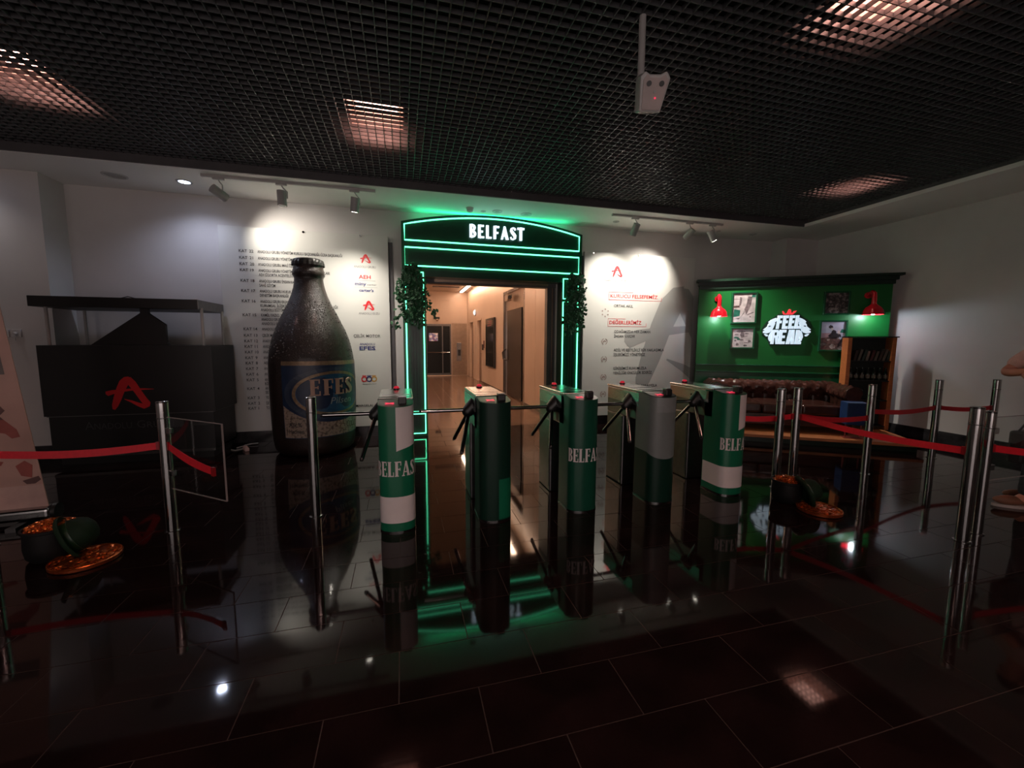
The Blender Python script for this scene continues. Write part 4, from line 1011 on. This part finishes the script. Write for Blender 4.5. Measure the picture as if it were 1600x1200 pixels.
# chesterfield sofa
so = thing('chesterfield_sofa', 'dark brown tufted leather sofa on the wooden stage', 'sofa', (SA[0], SA[1], .12), SRZ)
S0, S1 = .12, 2.06
def tuft(u, v): return abs(math.sin(PI * (u + v)) * math.sin(PI * (u - v))) ** .45
def rolled(p0, p1, depth_dir, zt, r, zb, nu=70, flip=1):
    """tufted rolled bolster along p0-p1; depth_dir points to the seat side"""
    p0, p1, dd = Vector(p0), Vector(p1), Vector(depth_dir); L_ = (p1 - p0).length; b = B()
    prof_ = []
    for i in range(13):                                  # roll, from the back over the top to the front
        a = math.radians(-60 + 285 * i / 12); prof_.append((-math.cos(a) * r, zt - r + math.sin(a) * r))
    prof_ += [(r * .42, zt - r * 2.0), (r * .36, zb)]
    n = len(prof_); cum = [0]
    for a, c in zip(prof_, prof_[1:]): cum.append(cum[-1] + math.hypot(c[0] - a[0], c[1] - a[1]))
    for i in range(nu + 1):
        base = p0.lerp(p1, i / nu)
        for j, (d, z) in enumerate(prof_):
            a = prof_[max(0, j - 1)]; c = prof_[min(n - 1, j + 1)]; dx, dz = c[0] - a[0], c[1] - a[1]; l = math.hypot(dx, dz)
            h = .042 * (tuft(i / nu * L_ / .17, cum[j] / .17) - .55)
            q = base + dd * (d + (dz / -l) * -h * -1 if False else d + (-dz / l) * h * -1)
            b.v.append((q.x, q.y, z + (dx / l) * h))
    for i in range(nu):
        for j in range(n - 1): b.f.append((i * n + j, (i + 1) * n + j, (i + 1) * n + j + 1, i * n + j + 1)[::flip])
    b.f += [tuple(range(n)), tuple(range((nu + 1) * n - 1, nu * n - 1, -1))]
    return b
obj('backrest', rolled((S0 + .06, -.26, 0), (S1 - .06, -.26, 0), (0, -1, 0), .71, .11, .28, 90), M_LEATHER, so, True)
obj('arm', rolled((S0 + .09, -.20, 0), (S0 + .09, -1.02, 0), (1, 0, 0), .70, .105, .10, 44), M_LEATHER, so, True)
obj('arm', rolled((S1 - .09, -.20, 0), (S1 - .09, -1.02, 0), (-1, 0, 0), .70, .105, .10, 44), M_LEATHER, so, True)
obj('base_frame', B().box(S0 + .06, S1 - .06, -1.0, -.18, .09, .27), M_LEATHER, so, bevel=.02)
for k in range(3):
    a = S0 + .20 + k * (S1 - S0 - .40) / 3; c = a + (S1 - S0 - .40) / 3
    obj('seat_cushion', B().box(a + .004, c - .004, -1.02, -.30, .27, .42), M_LEATHER, so, bevel=.035, segs=4)
for x in (S0 + .12, S1 - .12):
    for y in (-.94, -.24): obj('foot', B().lathe([(.022, 0), (.034, .03), (.03, .07), (.038, .09)], 14, mx=Matrix.Translation((x, y, 0))), M_BLACK2, so, True)
b = B()
for i in range(18):
    for zz in (.50, .60): b.ball((S0 + .15 + i * .1 + (.05 if zz > .55 else 0), -.372, zz), .009, 6, 4)
obj('buttons', b, M_LEATHER, so, True)

# shelf with bottles and books
sh = thing('bottle_shelf', 'open shelf with orange wooden uprights at the right end of the green wall', 'shelf', (SA[0], SA[1], .12), SRZ)
H0, H1, HY0, HY1 = 2.11, 2.67, -.37, -.17
obj('upright', B().box(H0, H0 + .05, HY0, HY1, 0, 1.41), M_SHELFWOOD, sh); obj('upright', B().box(H1, H1 + .05, HY0, HY1, 0, 1.41), M_SHELFWOOD, sh)
SHZ = (.06, .46, .76, 1.06, 1.43)
for z in SHZ: obj('shelf_board', B().box(H0 + (.05 if z < 1.4 else -.01), H1 + (0 if z < 1.4 else .08), HY0, HY1, z - .018, z), M_BLACK, sh)
obj('back_mesh', B().box(H0 + .05, H1, HY1 - .012, HY1, .06, 1.41), mat('shelf_back', (.008, .012, .009), .6), sh)
def local(s, y, z): return (SA[0] + s * math.cos(SRZ) - y * math.sin(SRZ), SA[1] + s * math.sin(SRZ) + y * math.cos(SRZ), z)
bk_cols = [(.05, .03, .025), (.12, .10, .08), (.03, .05, .04), (.16, .13, .11), (.07, .02, .02), (.10, .085, .07)]
ORD = ['first', 'second', 'third', 'fourth', 'fifth', 'sixth', 'seventh', 'eighth', 'ninth']
for k in range(9):
    t = thing('book', ['dark', 'pale-edged'][k % 2] + ' leaning book on the upper shelf, ' + ORD[k] + ' from the left', 'book', local(H0 + .10 + k * .052, -.265, .12 + 1.06), SRZ, 'books leaning on the upper shelf')
    mx = Matrix.Rotation(random.uniform(.12, .28), 4, 'Y')
    m_ = mat('book_cover_%d' % (k % 6), bk_cols[k % 6], .4); h = random.uniform(.15, .19)
    obj('cover', B().box(0, .004, -.065, .06, .004, h, mx).box(.028, .032, -.065, .06, .004, h, mx).box(0, .032, -.069, -.065, .004, h, mx), m_, t); obj('pages', B().box(.004, .028, -.064, .056, .008, h - .006, mx), mat('book_pages', (.22, .19, .16), .7), t)
for k in range(7):
    t = thing('small_bottle', 'small dark bottle on the middle shelf, ' + ORD[k] + ' from the left', 'bottle', local(H0 + .09 + k * .075, -.30, .12 + .76), SRZ, 'small dark bottles on the middle shelf')
    obj('body', B().lathe([(0, 0), (.027, 0), (.028, .01), (.028, .10), (.022, .125), (.011, .145), (.0105, .19), (0, .19)], 14), mat('shelf_bottle_glass', (.012, .014, .010), .08), t, True)
    obj('label', B().lathe([(.0288, .03), (.0288, .08)], 14), mat('shelf_bottle_label', (.16, .14, .11), .5), t, True)
t = thing('tin_bucket', 'small grey tin bucket on the lower shelf', 'bucket', local(2.32, -.285, .12 + .46), SRZ)
obj('pail', B().lathe([(0, 0), (.05, 0), (.065, .12), (.068, .125), (.062, .12), (.047, .01)], 20), M_STEELD, t, True); obj('bail', B().tube([(.065 * math.cos(a), 0, .11 + .07 * math.sin(a)) for a in [PI * i / 10 for i in range(11)]], .003, 6), M_STEEL, t)
t = thing('blue_crate', 'blue box standing on the stage between the sofa and the shelf', 'box', local(1.93, -1.17, .12), SRZ)
obj('stand', B().cyl((-.09, 0, 0), (-.09, 0, .22), .012, seg=8).cyl((.09, 0, 0), (.09, 0, .22), .012, seg=8).box(-.12, .12, -.06, .06, 0, .012), mat('stand_red', (.25, .04, .035), .5), t)
obj('box', B().box(-.13, .13, -.11, .11, .20, .51), M_BLUEBOX, t, bevel=.008); obj('front_mark', B().lathe([(.045, 0), (.06, 0)], 18, mx=Matrix.Translation((.0, -.1115, .33)) @ Matrix.Rotation(PI / 2, 4, 'X')), M_BLUEINK, t)

# ================================================================== POTS OF GOLD WITH HATS
def treasure(x, y, k, rz, lab):
    """pot of coins, felt hat lying on a coin disc"""
    c, s_ = math.cos(rz), math.sin(rz)
    def at(u, v, z=0): return (x + u * c - v * s_, y + u * s_ + v * c, z)
    p = thing('coin_pot', 'black pot heaped with gold coins ' + lab, 'pot', at(-.15 * k, .10 * k), rz, 'pots of gold on the floor')
    pr_ = [(0, 0), (.11, 0), (.135, .03), (.145, .10), (.14, .19), (.138, .215), (.152, .222), (.152, .24), (.138, .24), (.13, .20), (0, .18)]
    obj('pot_body', B().lathe([(r * k, z * k) for r, z in pr_], 32), M_POT, p, True)
    rnd = random.Random(int(abs(x) * 100)); b = B()
    b.lathe([(.138 * k, .225 * k), (.10 * k, .25 * k), (.05 * k, .268 * k), (0, .272 * k)], 24)
    for i in range(130):
        r = .135 * k * math.sqrt(rnd.random()); a = rnd.random() * 6.283; z = (.232 + .042 * (1 - (r / .135 / k) ** 2)) * k
        mx = Matrix.Translation((r * math.cos(a), r * math.sin(a), z)) @ Matrix.Rotation(rnd.uniform(-.6, .6), 4, 'X') @ Matrix.Rotation(rnd.uniform(-.6, .6), 4, 'Y')
        b.lathe([(0, .0025), (.015 * k, .0025), (.015 * k, -.0025), (0, -.0025)], 9, mx=mx)
    o = obj('coins', b, M_GOLD, p); o['kind'] = 'stuff'
    d = thing('coin_disc', 'flat round tray of gold coins ' + lab, 'coin tray', at(.12 * k, -.06 * k), rz, 'coin trays on the floor')
    obj('tray', B().lathe([(0, 0), (.19 * k, 0), (.198 * k, .006), (.198 * k, .022), (.19 * k, .026), (.186 * k, .018), (0, .016)], 40), M_GOLD2, d, True)
    obj('tray_rim', B().lathe([(.186 * k, .022), (.198 * k, .0225), (.2 * k, .027), (.192 * k, .030), (.186 * k, .022)], 40), M_GOLD, d, True)
    b = B()
    for i in range(150):
        r = .178 * k * math.sqrt(rnd.random()); a = rnd.random() * 6.283
        mx = Matrix.Translation((r * math.cos(a), r * math.sin(a), rnd.uniform(.018, .03) * k)) @ Matrix.Rotation(rnd.uniform(-.25, .25), 4, 'X') @ Matrix.Rotation(rnd.uniform(-.25, .25), 4, 'Y')
        b.lathe([(0, .0025), (.017 * k, .0025), (.017 * k, -.0025), (0, -.0025)], 9, mx=mx)
    o = obj('coins', b, M_GOLD, d); o['kind'] = 'stuff'
    h = thing('felt_hat', 'green felt hat tipped on its side ' + lab, 'hat', at(.02 * k, .0, .035 * k), rz, 'green hats on the coin trays')
    mx = Matrix.Translation((-.035 * k, .02 * k, .115 * k)) @ Matrix.Rotation(math.radians(18), 4, 'Z') @ Matrix.Rotation(math.radians(68), 4, 'Y')
    cr_ = [(.118, .0), (.121, .02), (.119, .06), (.108, .11), (.085, .145), (.05, .165), (0, .172)]
    obj('crown', B().lathe([(r * k, z * k) for r, z in cr_], 36, mx=mx), M_HAT, h, True)
    br = [(.112, -.004), (.15, -.006), (.168, .008), (.172, .024), (.168, .028), (.162, .016), (.148, .004), (.116, .006)]
    obj('brim', B().lathe([(r * k, z * k) for r, z in br + [br[0]]], 40, mx=mx), M_HAT, h, True)
    bd = obj('hat_band', B().lathe([(.1225 * k, .008 * k), (.1245 * k, .012 * k), (.1235 * k, .05 * k), (.1205 * k, .052 * k)], 36, mx=mx), M_HATBAND, h, True)
    obj('buckle', B().box(-.135 * k, -.122 * k, -.02 * k, .02 * k, .01 * k, .05 * k, mx), M_GOLD, bd)
treasure(-2.16, 3.26, .90, .10, 'at the left, in front of the banner')
treasure(3.42, 2.74, .84, -.75, 'at the right, near the twin posts')

# ================================================================== ROLL-UP BANNER
bn = thing('rollup_banner', 'pink roll-up banner with a printed face at the left edge', 'banner', (-2.98, 4.02, 0), .10)
mx = Matrix.Shear('XY', 4, (0, 0)); mx = Matrix(((1, 0, -.11, 0), (0, 1, .03, 0), (0, 0, 1, 0), (0, 0, 0, 1)))
obj('cassette', B().box(-.66, .235, -.07, .07, .03, .12), M_STEEL, bn, bevel=.025, segs=3)
obj('end_cap', B().cyl((.235, 0, .075), (.262, 0, .075), .062, seg=18), M_BLACK2, bn, True)
obj('foot', B().box(-.5, -.44, -.2, .2, 0, .03).box(.05, .11, -.2, .2, 0, .03), M_STEELD, bn)
sheet = obj('sheet', B().box(-.64, .215, -.004, .004, .12, 2.05, mx), M_BANNER, bn)
def bprint(name, poly, m_): obj(name, B().add([tuple(mx @ Vector((u, -.0052, w_))) for u, w_ in poly], [tuple(range(len(poly)))]), m_, sheet)
bprint('grey_block', rc(-.64, 1.18, .15, 1.34), M_BANNERGR); bprint('pale_foot', rc(-.64, .12, .215, .30), mat('banner_print_pale', (.52, .33, .29), .55))
bprint('dark_shape', [(-.3, .90), (-.05, 1.0), (.06, .97), (.10, .90), (.06, .86), (.08, .83), (-.02, .82), (-.1, .86), (-.3, .86)], M_BANNERDK)
bprint('red_shape', [(-.12, .86), (.08, .83), (.14, .75), (.15, .69), (.10, .68), (.07, .72), (.0, .74), (-.06, .78)], M_BANNERRED)
bprint('soft_shape', [(-.3, .50), (-.1, .53), (.02, .50), (.0, .47), (-.1, .49), (-.3, .46)], M_BANNERRED)
bprint('soft_shape', [(.08, .46), (.14, .50), (.18, .46), (.16, .36), (.10, .38)], M_BANNERRED)
bprint('lip_shape', [(.10, .34), (.2, .37), (.21, .34), (.17, .31), (.12, .31)], M_BANNERDK)
obj('top_rail', B().box(-.65, .225, -.012, .012, 2.045, 2.075, mx), M_STEEL, bn); obj('support_pole', B().cyl((-.3, .05, .1), tuple(mx @ Vector((-.3, .02, 2.05))), .009, seg=8), M_STEELD, bn)

# ================================================================== CEILING DEVICES
cm = thing('people_counter', 'white twin-lens counting camera hanging from the ceiling grid', 'camera', (1.48, 2.46, 3.45))
obj('drop_pole', B().cyl((0, 0, 0), (0, 0, -.40), .021, seg=18), M_GREYMETAL, cm, True)
mh = Matrix.Translation((.035, -.07, -.465)) @ Matrix.Rotation(math.radians(-14), 4, 'Z') @ Matrix.Rotation(math.radians(24), 4, 'X') @ Matrix.Scale(1.12, 4)
obj('bracket', B().box(-.05, .05, -.01, .09, .04, .062, mh).cyl((0, 0, -.38), (0.01, -.02, -.43), .026, seg=12), M_GREYMETAL, cm)
obj('body', B().prism([(-.062, -.10), (.055, -.10), (.085, .055), (.06, .085), (.03, .07), (-.03, .07), (-.055, .085), (-.078, .06)], -.035, .07, mh), M_WHITEPL, cm, bevel=.01)
fc = obj('face', B().prism([(-.052, -.09), (.046, -.09), (.072, .045), (.052, .068), (.026, .054), (-.024, .054), (-.046, .068), (-.062, .045)], -.041, -.0355, mh), mat('device_face', (.50, .40, .38), .4), cm)
for s_ in (-1, 1): obj('lens', B().cyl(mh @ Vector((s_ * .034 + .003, -.0405, .028)), mh @ Vector((s_ * .034 + .003, -.047, .028)), .0145, seg=16), M_BLACK2, fc, True)
obj('sensor_slot', B().cyl(mh @ Vector((.005, -.0405, -.008)), mh @ Vector((.005, -.044, -.008)), .009, seg=12), M_GREYMETAL, fc, True)
obj('indicator', B().ball(mh @ Vector((.012, -.043, -.036)), .005, 8, 6), M_LEDRED, fc, True)

def track(x0, x1, y, label):
    t = thing('light_track', label, 'light track', (0, y, ZC)); obj('rail', B().box(x0, x1, -.018, .018, -.028, 0), M_GREYMETAL, t, bevel=.003); obj('end_cap', B().box(x0 - .012, x0, -.019, .019, -.03, 0).box(x1, x1 + .012, -.019, .019, -.03, 0), M_GREYMETAL, t)
track(-2.19, -.30, 5.73, 'grey ceiling light track left of the portal'); track(3.10, 5.06, 5.80, 'grey ceiling light track right of the portal')
def spot(x, y, aim, label, power=0, cone=60, blend=.6, lit=True):
    t = thing('track_spotlight', label, 'spotlight', (x, y, ZC - .028), group='grey cylindrical track spotlights')
    obj('adapter', B().box(-.06, .06, -.017, .017, -.022, 0), M_GREYMETAL, t, bevel=.004)
    d = Vector(aim).normalized(); c = Vector((0, 0, -.17))
    side = d.cross(Vector((0, 0, 1))); side = side.normalized() if side.length > .05 else Vector((1, 0, 0))
    obj('yoke', B().tube([(0, 0, -.02), tuple(side * .02 + Vector((0, 0, -.05))), tuple(side * .062 + Vector((0, 0, -.09))), tuple(side * .062 + c)], .007, 8), M_GREYMETAL, t, True)
    obj('barrel', B().cyl(c - d * .085, c + d * .085, .052, seg=24), M_GREYMETAL, t, True)
    obj('bezel', B().cyl(c + d * .085, c + d * .09, .054, .05, 24), M_WHITEPL, t, True)
    if lit: obj('lens', B().cyl(c + d * .0905, c + d * .0915, .036, seg=20), M_SPOTL, t)
    else: obj('lens', B().cyl(c + d * .0905, c + d * .0915, .036, seg=20), M_BLACK2, t)
    if power:
        p = Vector((x, y, ZC - .028)) + c + d * .10
        light('spot_beam', 'SPOT', p, power, (1., .93, .82), p + d, spot_size=math.radians(cone), spot_blend=blend, shadow_soft_size=.03)
spot(-2.03, 5.73, (.58, .75, -.42), 'track spotlight tilted to the right at the left end of the left track', 48, 88, 1.)
spot(-1.37, 5.73, (0, .02, -1), 'middle track spotlight on the left track pointing straight down', 0, lit=False)
spot(-.54, 5.73, (-.12, .30, -1), 'track spotlight nearest the portal on the left track', 115, 105, 1.)
spot(3.48, 5.80, (-.08, .62, -.9), 'track spotlight nearest the portal on the right track', 95, 95, 1.)
spot(4.45, 5.80, (-.34, .66, -.72), 'middle track spotlight on the right track tilted to the left', 90, 95, 1.)
spot(4.88, 5.80, (.46, -.10, -.88), 'track spotlight at the right end, tilted towards the green backdrop', 150, 74, 1.)
def downlight(x, y, label, lit):
    t = thing('downlight', label, 'downlight', (x, y, ZC)); obj('rim', B().lathe([(.085, 0), (.085, -.006), (.06, -.008), (.058, 0)], 28), M_WHITEPL, t, True); obj('lens', B().cyl((0, 0, 0), (0, 0, -.004), .058, seg=24), M_DOWNL if lit else M_GREYMETAL, t)
downlight(-2.51, 6.06, 'bluish lit downlight in the soffit above the booth', True)
light('downlight_beam', 'SPOT', (-2.51, 6.06, ZC - .02), 22, (.68, .75, 1.), (-2.51, 6.06, 0), spot_size=math.radians(140), spot_blend=.8, shadow_soft_size=.05)
downlight(-4.75, 5.80, 'unseen neutral downlight in the soffit, added to brighten the left pier', True)  # added out of view as fill for the pier front
light('pier_fill_beam', 'SPOT', (-4.75, 5.80, ZC - .02), 8, (1., .93, .90), (-4.75, 5.80, 0), spot_size=math.radians(130), spot_blend=.8, shadow_soft_size=.05)
t = thing('ceiling_speaker', 'round grey speaker grille in the soffit at the left', 'speaker', (-3.20, 6.05, ZC)); obj('rim', B().lathe([(.12, 0), (.12, -.007), (.10, -.01), (.10, 0)], 32), M_WHITEPL, t, True)
obj('grille', B().lathe([(.10, -.003), (.08, -.008), (.06, -.004), (.04, -.008), (.02, -.004), (0, -.008)], 32), M_GREYMETAL, t, True)
t = thing('smoke_detector', 'white domed smoke detector above the portal arch', 'detector', (.985, 6.10, ZC)); obj('base', B().cyl((0, 0, 0), (0, 0, -.02), .055, seg=24), M_WHITEPL, t, True); obj('dome', B().lathe([(.048, -.02), (.045, -.045), (.03, -.058), (0, -.06)], 24), M_WHITEPL, t, True)
for x, y, r, lb in ((1.20, 6.2, .04, 'tiny round soffit sensor next to the smoke detector'), (1.40, 6.15, .075, 'flat round soffit cover above the portal sign'), (1.85, 6.17, .085, 'larger flat round soffit cover right of the portal sign'), (3.34, 6.14, .05, 'small soffit cover near the right light track'), (5.30, 6.17, .05, 'small soffit cover near the right track end'), (6.05, 6.17, .06, 'small soffit cover near the right soffit corner')):
    t = thing('soffit_cover', lb, 'cover', (x, y, ZC)); obj('plate', B().cyl((0, 0, 0), (0, 0, -.008), r, seg=24), M_WHITEPL, t, True); obj('hub', B().cyl((0, 0, -.008), (0, 0, -.012), r * .4, seg=16), M_GREYMETAL, t, True)

# ================================================================== PERSON AT THE RIGHT EDGE
def skin(name, chain, edges, m_, parent, sub=2):
    me = bpy.data.meshes.new(name); me.from_pydata([c[:3] for c in chain], edges, []); me.materials.append(m_)
    o = bpy.data.objects.new(name, me); COL.objects.link(o); o.parent = parent
    o.modifiers.new('skin', 'SKIN'); sd = o.modifiers.new('sub', 'SUBSURF'); sd.levels = sub; sd.render_levels = sub
    if not me.skin_vertices: return o
    for i, c in enumerate(chain):
        r = c[3] if hasattr(c[3], '__len__') else (c[3], c[3]); me.skin_vertices[0].data[i].radius = r
    me.skin_vertices[0].data[0].use_root = True
    o.modifiers['skin'].use_smooth_shade = True
    return o
pe = thing('person', 'person in a pale pink shirt and dark jeans with folded arms, at the right edge', 'person', (5.50, 2.22, 0), math.radians(58))
# local frame: +Y forward (towards the portal), +X to the person's right, -X towards the camera
V = [(0, 0, .93, (.15, .12)), (0, .02, 1.10, (.14, .115)), (0, .02, 1.28, (.16, .12)), (0, -.01, 1.42, (.12, .09)), (0, 0, 1.50, .055), (0, .02, 1.56, .06), (0, .03, 1.66, .095), (0, .02, 1.74, .075),
     (-.09, 0, .88, .085), (-.10, .13, .50, .062), (-.10, .15, .12, .045), (-.10, .25, .05, .04),
     (.09, 0, .88, .085), (.11, -.02, .50, .062), (.12, -.06, .12, .045), (.12, .04, .05, .04),
     (-.17, 0, 1.41, .055), (-.22, .25, 1.15, .046), (-.10, .24, 1.15, .040), (.02, .20, 1.17, .03), (.09, .15, 1.19, .026),
     (.17, 0, 1.41, .055), (.22, .22, 1.18, .045), (.10, .21, 1.19, .038), (-.02, .17, 1.21, .03), (-.09, .12, 1.21, .026)]
Ed = [(0, 1), (1, 2), (2, 3), (3, 4), (4, 5), (5, 6), (6, 7), (0, 8), (8, 9), (9, 10), (10, 11), (0, 12), (12, 13), (13, 14), (14, 15), (3, 16), (16, 17), (17, 18), (18, 19), (19, 20), (3, 21), (21, 22), (22, 23), (23, 24), (24, 25)]
body = skin('body', V, Ed, M_SKIN, pe)
b = B()
for sgn, hx in ((1, .09), (-1, -.09)):
    for k in range(4):
        z = 1.215 - .018 * k; b.tube([(hx - .02 * sgn, .142, z), (hx + .02 * sgn, .155, z - .002), (hx + .05 * sgn, .142, z - .004), (hx + (.062 - .005 * k) * sgn, .12, z - .006)], [.010, .0095, .009, .007], 8)
    b.tube([(hx - .03 * sgn, .13, 1.22), (hx - .01 * sgn, .145, 1.245), (hx + .015 * sgn, .142, 1.258)], [.011, .010, .008], 8)
obj('fingers', b, M_SKIN, body, True)
b = B().ball((0, .128, 1.64), (.016, .022, .02)).ball((-.105, .03, 1.65), (.014, .03, .035)).ball((.105, .03, 1.65), (.014, .03, .035)); obj('nose_and_ears', b, M_SKIN, body, True)
obj('eyes', B().ball((-.035, .115, 1.675), (.014, .01, .009)).ball((.035, .115, 1.675), (.014, .01, .009)), M_INK, body, True); obj('mouth', B().ball((0, .116, 1.60), (.025, .008, .007)), M_BANNERRED, body, True)
obj('hair', B().ball((0, .0, 1.715), (.11, .12, .085)).ball((0, -.05, 1.66), (.105, .08, .09)), M_HAIR, pe, True)
SV = [(0, 0, .86, (.185, .155)), (0, .03, .98, (.18, .16)), (0, .03, 1.12, (.165, .14)), (0, .03, 1.28, (.18, .14)), (0, 0, 1.41, (.14, .11)), (0, 0, 1.475, .075), (-.17, 0, 1.41, .078), (-.205, .12, 1.29, .078), (-.22, .205, 1.20, .074), (.17, 0, 1.41, .078), (.205, .11, 1.30, .074), (.22, .19, 1.22, .068)]
skin('shirt', SV, [(0, 1), (1, 2), (2, 3), (3, 4), (4, 5), (4, 6), (6, 7), (7, 8), (4, 9), (9, 10), (10, 11)], M_SHIRT, pe)
TV = [(0, 0, .96, (.165, .135)), (0, 0, .88, (.17, .14)), (-.095, 0, .80, .105), (-.10, .13, .50, .085), (-.10, .15, .20, .075), (-.10, .16, .085, .078), (.095, 0, .80, .105), (.11, -.02, .50, .085), (.12, -.05, .20, .075), (.12, -.05, .085, .078)]
skin('jeans', TV, [(0, 1), (1, 2), (2, 3), (3, 4), (4, 5), (1, 6), (6, 7), (7, 8), (8, 9)], M_JEANS, pe)
for x, y in ((-.10, .18), (.12, -.03)):
    s_ = obj('shoe', B().ball((x, y + .10, .06), (.046, .12, .042), 16, 10).ball((x, y - .03, .075), (.042, .085, .055), 16, 10), M_SHOE, pe, True)
    obj('sole', B().prismz([(x + .05 * math.cos(a) * (1 if math.sin(a) > 0 else .85), y + .045 + .178 * math.sin(a)) for a in [2 * PI * i / 24 for i in range(24)]], 0, .024), M_SOLE, s_)
t = thing('black_bag', 'small black bag hanging on the glass panel before the person', 'bag', (4.78, 2.07, .50), -.05)
obj('pouch', B().box(-.09, .10, -.06, .04, 0, .26), M_BLACK2, t, bevel=.02); obj('strap', B().tube([(-.06, 0, .25), (-.05, -.05, .36), (-.0, -.065, .405), (.05, -.05, .36), (.07, 0, .25)], .008, 6), M_BLACK2, t, True)

for o in bpy.data.objects:      # small print too fine to pick apart letter by letter
    if o.parent and o.name.split('.')[0] in ('floor_numbers', 'tenant_names', 'grey_captions', 'value_lines', 'value_icons', 'black_lettering', 'blue_lettering', 'red_lettering', 'red_headings', 'red_emblems', 'emblem_caption', 'hop_drawing', 'small_print', 'buttons', 'header_print'):
        o['kind'] = 'stuff'
